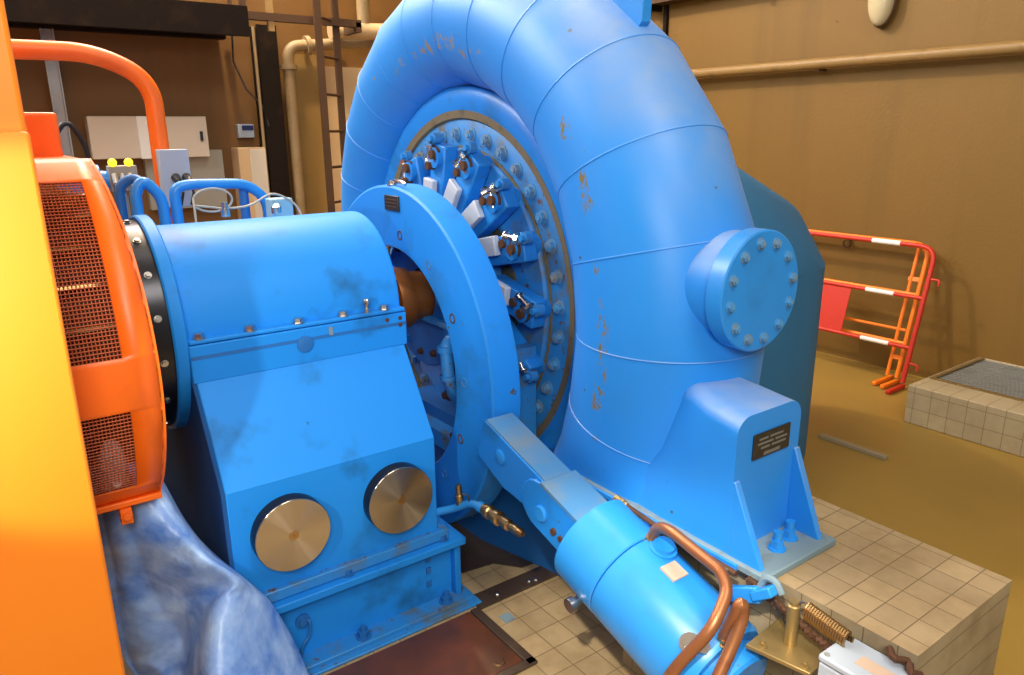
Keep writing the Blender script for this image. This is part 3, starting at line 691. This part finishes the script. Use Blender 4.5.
q = MB(); a = fpt(0,-41.5,FR); q.box(X0,xe(-41.5)+.006,a.y-.020,a.y+.05,a.z-.018,a.z); q.build('split_lip', ORANGE, sh, bevel=.003)
q = MB(); q.box(.205,.235,a.y-.03,a.y+.01,a.z-.065,a.z-.02); q.hexbolt((.22,a.y-.03,a.z-.04),(0,-1,0),.012,.012); q.build('lug', ORANGE, sh, bevel=.004)
for (a0,a1) in win:
    q = MB(); nx = 13
    for i in range(nx+1):
        x = .140+.117*i/nx; q.tube([fpt(x, a0+(a1-a0)*k/14, FR-.004) for k in range(15)], .0017, 5)
    na = int((a1-a0)*pi/180*FR/.0105)
    for k in range(na+1):
        dg = a0+(a1-a0)*k/na; q.tube([fpt(.140,dg,FR-.001), fpt(.257,dg,FR-.001)], .0017, 5)
    q.build('mesh_screen', MESHO, sh)
q = MB(); q.lathe([(X0,.44),(X1-.01,.44),(X1-.01,.25),(X0,.25)], FYc, FZc, 64); fan = q.build('fan_drum', RUSTB, G, smooth=30)
for k in range(-3, 6):
    a = rad(14*k); e = V((0,-cos(a),sin(a))); tt = V((0,sin(a),cos(a)))
    q = MB(); q.obox(V((.22,FYc,FZc))+e*.455, V((.07,0,0)), e*.022, tt*.006); q.build('fan_blade', BRONZE, fan)
q = MB(); q.ball((.205,2.185,.965), 1, 20, .034,.018,.075); q.ball((.205,2.215,.90), 1, 20, .040,.018,.05)
for v in q.bm.verts: v.co += V((1,.3,1))*mnoise.noise(v.co*30)*.008
tag(q.build('tarp_behind_mesh', TARPP), 'pale cloth standing in for the tarpaulin behind the lower mesh window of the orange fan cover', 'cloth')  # stands in for the tarpaulin showing through the window
q = MB(); q.box(-.30,.28,2.9,3.3,1.70,1.917); q.build('terminal_housing', ORANGE, G, bevel=.01)

# tarp from under the fan cover to the floor
q = MB()
rows = [
 [(.13,2.50,.92),(.17,2.44,.90),(.21,2.38,.88),(.27,2.32,.86),(.315,2.33,.84),(.345,2.40,.82)],
 [(.14,2.38,.74),(.18,2.33,.70),(.24,2.30,.68),(.32,2.23,.73),(.375,2.25,.69),(.40,2.36,.64)],
 [(.14,2.38,.56),(.19,2.36,.52),(.27,2.34,.50),(.385,2.17,.615),(.435,2.21,.575),(.46,2.34,.52)],
 [(.145,2.40,.42),(.20,2.38,.38),(.31,2.33,.40),(.465,2.125,.52),(.515,2.19,.47),(.545,2.28,.41)],
 [(.15,2.41,.30),(.22,2.38,.26),(.335,2.32,.28),(.415,2.10,.485),(.56,2.17,.39),(.60,2.23,.33)],
 [(.17,2.42,.18),(.23,2.39,.15),(.325,2.30,.19),(.378,2.045,.41),(.60,2.13,.27),(.645,2.20,.20)],
 [(.20,2.42,.08),(.26,2.38,.06),(.315,2.26,.10),(.352,1.985,.335),(.62,2.07,.15),(.675,2.175,.08)],
 [(.22,2.40,.01),(.28,2.34,.01),(.31,2.18,.03),(.32,1.90,.25),(.63,1.98,.05),(.685,2.15,.01)],
 [(.23,2.36,.006),(.28,2.28,.006),(.30,2.08,.02),(.29,1.80,.12),(.60,1.85,.01),(.68,2.08,.008)],
]
def interp(rows, u, v):
    def cr(p0,p1,p2,p3,t): return .5*((2*p1)+(p2-p0)*t+(2*p0-5*p1+4*p2-p3)*t*t+(3*p1-p0-3*p2+p3)*t**3)
    n, m = len(rows), len(rows[0])
    fu, fv = u*(n-1), v*(m-1); i, j = min(int(fu),n-2), min(int(fv),m-2); tu, tv = fu-i, fv-j
    g = lambda a,bb: V(rows[max(0,min(n-1,a))][max(0,min(m-1,bb))])
    return cr(*[cr(*[g(i+di,j+dj) for dj in (-1,0,1,2)], tv) for di in (-1,0,1,2)], tu)
NU, NVv = 90, 60; gr = []
for i in range(NU+1):
    r_ = []
    for j in range(NVv+1):
        p = interp(rows, i/NU, j/NVv)
        w_ = mnoise.noise(p*3.0); k = mnoise.noise(p*6.0)*.016 + abs(mnoise.noise(p*9+V((7,7,1))))*-.020 + .012*abs(sin(9*j/NVv*pi*.5+2.2*i/NU+2*w_))
        p = p + V((-.25,-.75,.6))*k; p.z = max(p.z, .006); r_.append(q.bm.verts.new(p))
    gr.append(r_)
for i in range(NU):
    for j in range(NVv): q.bm.faces.new((gr[i][j],gr[i][j+1],gr[i+1][j+1],gr[i+1][j]))
tag(q.build('tarpaulin', TARP, solid=.003, smooth=60), 'crumpled blue plastic tarpaulin hanging from under the orange fan cover to the floor', 'tarp')

# ------------------------------------------------------------------ draft tube
D = thing('draft_tube', (3.385, AY, 0), 'dull blue draft tube elbow behind the turbine, going down into the floor', 'pipe')
q = MB(); RD = .742
def esec(c, tilt, r, k=1.0, n=64):
    # section plane contains Y; tilt = angle of the plane normal below +X
    u = V((0,1,0)); w = V((sin(tilt),0,cos(tilt)))
    return [V(c)+u*cos(2*pi*i/n)*r+w*sin(2*pi*i/n)*r*k for i in range(n)]
ss = [((2.25,AY,1.17),0,.60,1),((2.60,AY,1.17),0,.65,1),((2.95,AY,1.12),rad(25),.72,1),((3.22,AY,1.09),rad(57),.75,1),((3.385,AY,1.12),rad(90),RD,1),((3.385,AY,0),rad(90),RD,1)]
prev = None
for a in ss:
    R2 = q.ring(esec(*a))
    if prev: q.bridge(prev, R2)
    prev = R2
q.build('elbow', BLUEG, D, smooth=20)

# ------------------------------------------------------------------ floor items on the left
t = thing('hatch_cover', (1.0, 1.95, 0), 'red brown steel hatch plate in the floor before the bearing pedestal', 'hatch')
q = MB(); q.box(.30,1.345,1.815,2.17,.0,.010); q.build('plate', HATCH, t, bevel=.003)
q = MB(); q.box(1.348,1.385,1.78,2.17,0,.014); q.box(.30,1.385,1.778,1.812,0,.014); q.build('frame', GUTTER, t, bevel=.003)
q = MB(); q.tube([(1.27+.022*cos(pi*i/8), 1.86-.02*sin(pi*i/8), .012) for i in range(9)], .004, 6); q.build('lift_ring', BRONZE, t)
t = thing('floor_channel', (1.6, 2.2, 0), 'dark oily floor channel strip running from the pedestal to the servo cylinder', 'channel')
q = MB(); q.box(1.39,2.0,2.16,2.255,.0,.007); q.build('cover_strip', GUTTER, t)
for x, y in ((1.50,2.20),(1.66,2.195),(1.69,2.185)):
    q = MB(); q.hexbolt((x,y,.007),(0,0,1),.008,.008); q.build('screw', STEEL, t)
q = MB(); q.box(1.425,1.47,2.03,2.08,0,.004); tag(q.build('drain_cap', DIRTY), 'small square grey drain cap in the floor tiles beside the hatch', 'drain')
q = MB(); q.prism([(1.20,2.55),(1.42,2.56),(1.47,2.42),(1.62,2.40),(1.70,2.30),(1.95,2.28),(2.0,2.6),(1.9,3.2),(1.2,3.2)], 'z', 0.0, .004); tag(q.build('oil_spill', GUTTER), 'dark oily dirt on the floor under the operating ring', 'stain')
q = MB(); q.obox((4.035,2.13,.012), V((.018,0,0)), V((0,.21,0)), V((0,0,.012))); tag(q.build('batten', WOODY, bevel=.003), 'thin grey batten lying on the painted floor beside the draft tube', 'batten')

# ------------------------------------------------------------------ crowd barriers leaning at the right wall
def lean(y, s, off=0.0):          # s = height along the leaning frame
    return V((5.265+.235*s-off*.97, y, s+off*.23))
def barrier(label, red, y0, y1, xoff):
    t = thing('crowd_barrier', (5.3+xoff, (y0+y1)/2, 0), label, 'barrier', 'crowd barriers at the right wall')
    m1 = SAFRED if red else SAFOR
    L = lambda y, s, off=0: lean(y, s, off)+V((xoff,0,0))
    q = MB(); q.tube(fillet([L(y0,.055),L(y0,1.02),L(y1,1.02),L(y1,.055)], .12), .0175, 12); q.build('outer_frame', m1, t)
    for s in (.66,.305):
        q = MB(); q.tube([L(y0,s),L(y1,s)], .015, 12); q.build('rail', m1, t)
    for y in (y0+.01, y1-.01):
        q = MB(); q.obox(L(y,.02)+V((-.06,0,0)), V((.115,0,0)), V((0,.016,0)), V((0,0,.014))); q.build('foot', m1, t, bevel=.005)
    if red:
        for s in (1.02,.66,.305):
            q = MB(); ya = y0+.115; ya += .10 if s > 1 else (.06 if s > .5 else .01); q.tube([L(ya+.04,s),L(ya+.255,s)], .0195 if s>1 else .017, 12); q.build('reflective_sleeve', WHITE, t)
        q = MB(); q.obox(L(y0+.675,.485), V((.041,0,.176)), V((0,.13,0)), V((.003,0,0))); q.build('panel', m1, t)
        for s in (.80,.20):
            q = MB(); q.tube(fillet([L(y0,s),L(y0-.075,s),L(y0-.075,s-.04)],.02), .008, 8); q.build('hook', m1, t)
    else:
        q = MB(); q.tube(fillet([L(y0+.075,.055),L(y0+.075,1.02)],.05), .013, 10); q.build('inner_post', m1, t)
        q = MB(); q.obox(L(y0+.04,.77), V((.004,0,.014)), V((0,.055,0)), V((.006,0,0))); q.obox(L(y0+.04,.20), V((.004,0,.014)), V((0,.045,0)), V((.006,0,0))); q.build('cross_plate', m1, t)
        q = MB(); q.obox(L(y0+.085,.02)+V((-.02,0,0)), V((.13,0,0)), V((0,.016,0)), V((0,0,.014))); q.build('foot', m1, t, bevel=.005)
        q = MB(); q.tube([L(y0+.02,.40),L(y1,.40)], .011, 10); q.build('rail', m1, t)
    return t
barrier('red crowd barrier with white reflective sleeves, in front of the orange one', True, 2.475, 4.3, 0)
barrier('orange crowd barrier standing between the red barrier and the wall', False, 2.56, 4.35, .085)

# ------------------------------------------------------------------ right wall services
t = thing('wall_pipe', (5.6, 2, 2.29), 'ochre painted horizontal pipe along the right wall', 'pipe')
q = MB(); q.cyl((5.585,-3.9,2.33),(5.585,7.15,2.33),.042,n=20); q.build('tube', surf('ochre_pipe_paint',(.25,.15,.05),.5,dirt=(.14,.08,.025),dirt_amt=.6,dscale=8), t)
for y in (.4,2.0,3.6,5.2):
    q = MB(); q.lathe([(0,0)],0,0,3) if False else q.box(5.585,5.69,y-.012,y+.012,2.275,2.295); q.build('bracket', BRIRON, t)
t = thing('cable_tray', (5.6, 4, 2.9), 'dark perforated cable rail high along the right wall above the pipe', 'rail')
q = MB(); q.box(5.52,5.69,2.6,7.15,2.98,2.995); q.box(5.52,5.535,2.6,7.15,2.995,3.05); q.build('rail_body', BRIRON, t)
for y in (3.0,4.2,5.4):
    q = MB(); q.box(5.54,5.69,y-.02,y+.02,2.93,2.98); q.build('bracket', DKIRON, t)
q = MB(); q.box(5.655,5.689,5.29,5.33,2.37,2.978); tag(q.build('drop_conduit', DKIRON), 'thin dark vertical conduit on the right wall above the casing', 'conduit')
t = thing('bulkhead_lamp', (5.62,3.17,2.55), 'oval cream bulkhead lamp high on the right wall', 'lamp')
q = MB(); q.ball((5.655,3.165,2.76), 1, 28, .035,.105,.215); q.build('housing', BRIRON, t)
q = MB(); q.ball((5.625,3.165,2.76), 1, 28, .075,.095,.20); q.build('glass', LAMPG, t)
t = tag(MB().tube([(5.66, 3.235+.03*cos(2*pi*i/16), .945+.03*sin(2*pi*i/16)) for i in range(16)], .006, 8, closed=True).build('wall_eye', BRIRON), 'small dark eye ring on the right wall above the barriers', 'ring')
q = MB(); q.box(5.655,5.69,3.22,3.25,.97,.99); q.build('eye_plate', BRIRON, t)

# ------------------------------------------------------------------ back wall
t = thing('wall_cabinet', (1.37,7.1,1.63), 'wide cream wall cabinet on the dark back wall', 'cabinet')
q = MB(); q.box(.88,1.80,7.03,7.2,1.645,1.985); q.build('body', CREAM, t, bevel=.006)
q = MB(); q.box(1.38,1.795,7.018,7.032,1.645,1.98); dr = q.build('door', CREAM, t, bevel=.004)
q = MB(); q.box(1.24,1.32,7.012,7.032,1.64,1.985); q.build('bright_trim', WHITE, t, bevel=.003)
q = MB(); q.box(1.73,1.75,6.995,7.018,1.78,1.86); q.build('handle', BLACK, dr)
q = MB(); q.box(1.28,1.93,7.12,7.205,1.20,1.70); tag(q.build('back_panel', GREYCB, bevel=.004), 'dull grey panel below the wide cream cabinet', 'panel')
t = thing('wall_cabinet', (2.2,7.1,1.0), 'tall narrow cream cabinet on the back wall beside the dark column', 'cabinet')
q = MB(); q.box(2.03,2.275,6.98,7.2,.9,1.715); q.build('body', CREAM2, t, bevel=.006)
q = MB(); q.box(2.13,2.272,6.968,6.982,.91,1.70); q.build('door', CREAM, t, bevel=.003)
t = thing('wall_controller', (2.19,7.15,1.8), 'small grey wall device with blue display above the narrow cabinet', 'controller')
q = MB(); q.box(2.095,2.24,7.13,7.2,1.80,1.92); q.build('body', GREYBX, t, bevel=.006)
q = MB(); q.box(2.13,2.232,7.124,7.131,1.865,1.908); q.build('display', NAVY, t)
t = thing('steel_column', (2.45,7.05,0), 'dark steel column carrying the platform at the back wall', 'column')
q = MB(); q.box(2.30,2.475,6.98,7.0,0,2.76); q.box(2.30,2.475,7.17,7.19,0,2.76); q.box(2.38,2.40,7.0,7.17,0,2.76); q.build('i_beam', DKIRON, t)
q = MB(); q.cyl((2.275,7.0,0),(2.275,7.0,2.74),.014,n=10); q.build('conduit', BEIGEP, t)
q = MB(); q.tube([(2.12,7.1,2.70),(2.10,7.08,2.45),(2.18,7.05,2.22),(2.30,7.0,2.07),(2.33,6.98,1.9)], .008, 8); tag(q.build('hanging_cable', BLACK), 'black cable sagging on the back wall left of the dark column', 'cable')
t = thing('gallery', (.5,6.7,2.55), 'dark steel gallery platform across the top of the back wall', 'platform')
q = MB(); q.box(-3.0,2.02,6.30,6.36,2.58,2.80); q.build('edge_beam', DKIRON, t)
q = MB(); q.box(-3.0,2.02,6.36,7.19,2.76,2.80); q.build('deck', DKIRON, t)
q = MB(); q.box(-3.0,2.02,6.95,7.05,2.62,2.76); q.build('rear_beam', DKIRON, t)
for x in (.12,1.1,1.9):
    q = MB(); q.box(x-.012,x+.012,6.33,6.36,2.8,3.7); q.build('guard_post', BRIRON, t)
q = MB(); q.box(-3,2.02,6.33,6.35,2.86,3.0); q.build('toe_board', CREAM2, t)
t = thing('ladder_cage', (2.5,6.6,2.6), 'brown steel landing frame at the top of the ladder', 'platform')
q = MB(); q.box(2.05,3.1,6.55,6.62,2.74,2.80); q.box(2.05,2.10,6.55,7.1,2.74,2.80); q.box(3.05,3.10,6.55,7.1,2.70,2.78); q.build('frame', BRIRON, t)
for x in (2.07,2.29):
    q = MB(); q.box(x-.025,x+.025,6.56,6.60,2.66,3.9); q.build('post', surf('ochre_post_paint',(.34,.21,.08),.5) if x > 2.2 else BRIRON, t)
t = thing('ladder', (2.75,6.55,0), 'brown steel ladder beside the casing rising to the landing', 'ladder')
for x, y in ((2.63,6.40),(2.885,6.62)):
    q = MB(); q.box(x-.03,x+.03,y-.012,y+.012,0,3.9); q.build('rail', BRIRON, t)
for i in range(12):
    z = .30+.31*i; q = MB(); q.cyl((2.63,6.40,z),(2.885,6.62,z),.012,n=10); q.build('rung', BRIRON, t)
t = thing('riser_pipe', (2.68,7.05,0), 'beige vertical pipe with elbow right of the dark column', 'pipe')
q = MB(); q.tube(fillet([(2.585,7.05,0),(2.585,7.05,2.60),(3.0,7.05,2.64),(3.9,7.0,2.72)],.12), .05, 16); q.build('tube', BEIGEP, t)
q = MB(); q.cyl((2.585,7.05,2.40),(2.585,7.05,2.44),.075,n=20); q.build('flange', BEIGEP, t)
q = MB(); q.cyl((2.76,7.05,2.615),(2.80,7.05,2.62),.085,n=20); q.build('flange', BEIGEP, t)
t = thing('insulated_pipe', (3.3,6.9,2.7), 'thick pale insulated pipe behind the top of the ladder', 'pipe')
q = MB(); q.cyl((2.95,6.9,2.74),(4.4,6.9,2.80),.075,n=20); q.build('tube', CREAM2, t)
q = MB(); q.cyl((3.42,6.9,0),(3.42,6.9,2.75),.045,n=16); q.cyl((3.30,6.92,2.8),(3.30,6.92,3.4),.06,n=16); q.build('branch', BEIGEP, t)
q = MB(); q.box(2.95,3.6,7.16,7.199,0,2.45); tag(q.build('lit_wall_sheet', CREAM2), 'pale sheet painted as the lit back wall behind the right ladder rail', 'panel')  # pale colour stands in for light on the back wall
q = MB(); q.box(2.66,2.93,7.17,7.205,0,2.55); tag(q.build('lit_wall_strip', GOLDP), 'golden brown strip painted as lit back wall between the beige riser pipe and the ladder', 'panel')  # golden tone paints the lit part of the wall left of the ladder
t = thing('cable_ladder', (.7,7.0,0), 'grey perforated vertical cable tray on the back wall at left', 'tray')
q = MB()
q.box(.66,.735,7.0,7.01,0,2.75)
for i in range(70): q.box(.672,.723,6.994,7.001,.06+i*.038,.082+i*.038)
q.build('tray_back', GALV, t); 
q = MB(); q.box(.652,.662,6.97,7.01,0,2.75); q.box(.733,.743,6.97,7.01,0,2.75); q.build('side_flange', GALV, t)

# ------------------------------------------------------------------ things behind the bearing
q = MB(); q.tube(fillet([(-.8,4.2,2.21),(.60,4.2,2.22),(.835,4.2,2.10),(.835,4.2,0)], .30, 12), .043, 18); tag(q.build('orange_guard_pipe', ORANGE), 'bent orange pipe arching over behind the generator', 'pipe')
t = thing('socket_box', (.87,4.15,1.48), 'grey box with two black plugs at the foot of the orange pipe', 'box')
q = MB(); q.box(.80,.94,4.08,4.15,1.485,1.77); q.build('body', GREYBX, t, bevel=.004)
for x in (.865,.915):
    q = MB(); q.rod((x,4.08,1.635),(0.1,-1,-.5),[(0,.022),(.05,.018),(.06,.008)],12); q.tube([(x+.005,4.03,1.61),(x+.012,4.01,1.56),(x+.0,4.03,1.50)], .007, 8); q.build('plug', BLACK, t)
t = thing('blue_hoop_pipe', (.6,3.7,0), 'pair of blue bent oil pipes just left of the bearing cover', 'pipe')
q = MB(); q.tube(fillet([(.60,3.62,0),(.595,3.62,1.60),(.63,3.62,1.655),(.70,3.62,1.58),(.72,3.62,0)],.09), .024, 14); q.build('hoop', BLUEC, t)
q = MB(); q.tube(fillet([(.545,3.70,0),(.545,3.70,1.62),(.60,3.68,1.665),(.645,3.64,1.63)],.07), .022, 14); q.build('riser', BLUEK, t)
t = thing('blue_hoop_pipe', (.9,3.7,0), 'wide blue pipe hoop standing behind the bearing cover', 'pipe')
q = MB(); q.tube(fillet([(.765,3.62,0),(.755,3.62,1.61),(.82,3.62,1.625),(1.08,3.64,1.615),(1.17,3.64,1.54),(1.18,3.64,0)],.10), .024, 14); q.build('hoop', BLUEC, t)
q = MB(); q.cyl((1.07,3.66,0),(1.07,3.66,1.60),.022,n=14); q.build('leg', BLUEK, t)
q = MB(); cpts = [(.70,3.05,1.515),(.705,3.07,1.57)]
for i in range(15):
    a = pi-.2-2*pi*.9*i/14; cpts.append((.785+.075*cos(a), 3.10+.01*i/14, 1.592+.045*sin(a)))
cpts += [(.84,3.12,1.555),(.94,3.14,1.56),(1.03,3.14,1.60),(1.10,3.14,1.575),(1.13,3.12,1.54),(1.14,3.10,1.50)]
sm = []
for i in range(len(cpts)-1):
    for k in range(4):
        f = k/4; p = [V(cpts[max(0,min(len(cpts)-1,i+o))]) for o in (-1,0,1,2)]
        sm.append(.5*((2*p[1])+(p[2]-p[0])*f+(2*p[0]-5*p[1]+4*p[2]-p[3])*f*f+(3*p[1]-p[0]-3*p[2]+p[3])*f**3))
sm.append(V(cpts[-1]))
q.tube(sm, .0045, 8); tag(q.build('sensor_cable', HOSE), 'looped grey sensor cable lying on top of the bearing cover', 'cable')
t = thing('junction_box', (1.09,3.2,1.47), 'small light blue junction box at the rear of the bearing cover', 'box')
q = MB(); q.box(1.04,1.135,3.18,3.26,1.38,1.575); q.build('body', LBLUE, t, bevel=.006)
q = MB(); q.rod((1.06,3.18,1.54),(-.3,-1,.2),[(0,.014),(.03,.014),(.03,.009),(.05,.009)],10); q.build('gland', STEEL, t)
t = thing('relay_block', (.6,4.05,1.60), 'small grey terminal block with two glowing yellow indicators', 'relay')
q = MB(); q.box(.565,.69,4.05,4.12,1.58,1.70); q.build('body', GREYCB, t, bevel=.005)
for x in (.585,.655):
    q = MB(); q.ball((x,4.045,1.715),.020,14); q.build('indicator', YGLOW, t)
for x in (.585,.62,.655):
    q = MB(); q.rod((x,4.05,1.66),(0,-.6,-1),[(0,.013),(.05,.013),(.055,.008),(.08,.008)],10); q.build('gland', STEEL, t)
q = MB(); q.cyl((.62,4.09,0),(.62,4.09,1.58),.02,n=12); q.build('stand', GREYCB, t)
t = thing('pump_motor', (.46,4.1,0), 'small blue motor with black hose behind the fan cover', 'motor')
q = MB(); q.rod((.36,4.1,1.66),(1,0,-.15),[(0,.06),(.10,.07),(.16,.07),(.17,.045),(.22,.045)],24); q.box(.40,.50,4.05,4.15,0,1.62); q.build('body', BLUEC, t)
q = MB(); q.tube(fillet([(.36,4.0,1.66),(.35,4.0,1.82),(.42,4.0,1.92),(.48,4.0,1.80),(.485,4.0,1.70)],.08), .012, 10); q.build('hose', BLACK, t)
q = MB(); q.tube([(.47,3.95,1.68),(.50,3.88,1.66),(.515,3.85,1.56),(.50,3.8,1.45),(.49,3.75,1.30)], .012, 10); q.build('cable', BLACK, t)

# ------------------------------------------------------------------ light
def area(name, loc, tgt, size, power, col, sy=None):
    l = bpy.data.lights.new(name, 'AREA'); l.energy = power; l.color = col; l.size = size
    if sy: l.shape = 'RECTANGLE'; l.size_y = sy
    o = bpy.data.objects.new(name, l); COL.objects.link(o); o.location = loc
    o.rotation_euler = (V(tgt)-V(loc)).to_track_quat('-Z','Y').to_euler(); return o
def point(name, loc, power, col, r):
    l = bpy.data.lights.new(name, 'POINT'); l.energy = power; l.color = col; l.shadow_soft_size = r
    o = bpy.data.objects.new(name, l); COL.objects.link(o); o.location = loc; return o
point('hall_lamp', (1.9,6.0,5.6), 640, (1,.80,.55), .12)
area('hall_fill', (1.2,-1.4,5.6), (2.0,2.6,.6), 1.6, 120, (1,.90,.76))  # unseen overhead fill on the camera side
area('camera_fill', (-.6,-1.0,3.0), (1.2,2.6,.9), 1.0, 78, (1,.95,.88))  # added soft fill beside the camera, flash-like, no window there
area('side_fill', (-1.4,4.3,4.7), (1.7,2.9,2.2), 1.2, 105, (1,.96,.90))  # added unseen fill from the left for casing and head cover
area('sheen_fill', (.8,6.95,5.0), (1.4,2.4,2.0), 6.0, 400, (1,.97,.92), 1.5)  # unseen bright area added high at the back for sheen on the crown
area('crown_fill', (2.1,2.9,5.6), (1.9,2.6,2.0), 1.4, 45, (1,.95,.86))  # added unseen fill above the turbine to brighten its upper faces
s2 = bpy.data.lights.new('floor_fill_spot','SPOT'); s2.energy = 680; s2.color = (1,.90,.74); s2.spot_size = rad(20); s2.spot_blend = .5; s2.shadow_soft_size = .06  # unseen spot added to brighten the floor tiles near the cylinder
o2 = bpy.data.objects.new('floor_fill_spot', s2); COL.objects.link(o2); o2.location = (-.7,-.3,3.3)
o2.rotation_euler = (V((1.50,1.42,0))-V(o2.location)).to_track_quat('-Z','Y').to_euler()
sl = bpy.data.lights.new('panel_fill_spot','SPOT'); sl.energy = 58; sl.color = (1,.93,.78); sl.spot_size = rad(60); sl.spot_blend = .25; sl.shadow_soft_size = .03  # unseen spot added to overexpose the orange access panel
so = bpy.data.objects.new('panel_fill_spot', sl); COL.objects.link(so); so.location = (-.42,1.25,1.62)
so.rotation_euler = (V((0,1.87,1.45))-V(so.location)).to_track_quat('-Z','Y').to_euler()
W = bpy.data.worlds.new('hall_air'); SC.world = W; W.use_nodes = True
W.node_tree.nodes['Background'].inputs[0].default_value = (1,.90,.76,1); W.node_tree.nodes['Background'].inputs[1].default_value = .25

# ------------------------------------------------------------------ camera
cam = bpy.data.cameras.new('camera'); co = bpy.data.objects.new('camera', cam); COL.objects.link(co)
cam.sensor_fit = 'HORIZONTAL'; cam.sensor_width = 36; cam.lens = 741.96*36/1024; cam.clip_start = .05
pit, rol, yaw = .27300114, -.00882073, .945927507
f = V((cos(yaw)*cos(pit), sin(yaw)*cos(pit), -sin(pit))); r = V((sin(yaw), -cos(yaw), 0)); u = r.cross(f)
r2 = r*cos(rol)+u*sin(rol); u2 = -r*sin(rol)+u*cos(rol)
mt = M((r2, u2, -f)).transposed().to_4x4(); mt.translation = V((0,0,1.85)); co.matrix_world = mt
SC.camera = co
SC.view_settings.view_transform = 'Standard'; SC.view_settings.look = 'None'; SC.view_settings.gamma = 1
SC.view_settings.exposure = .25; SC.view_settings.use_curve_mapping = False
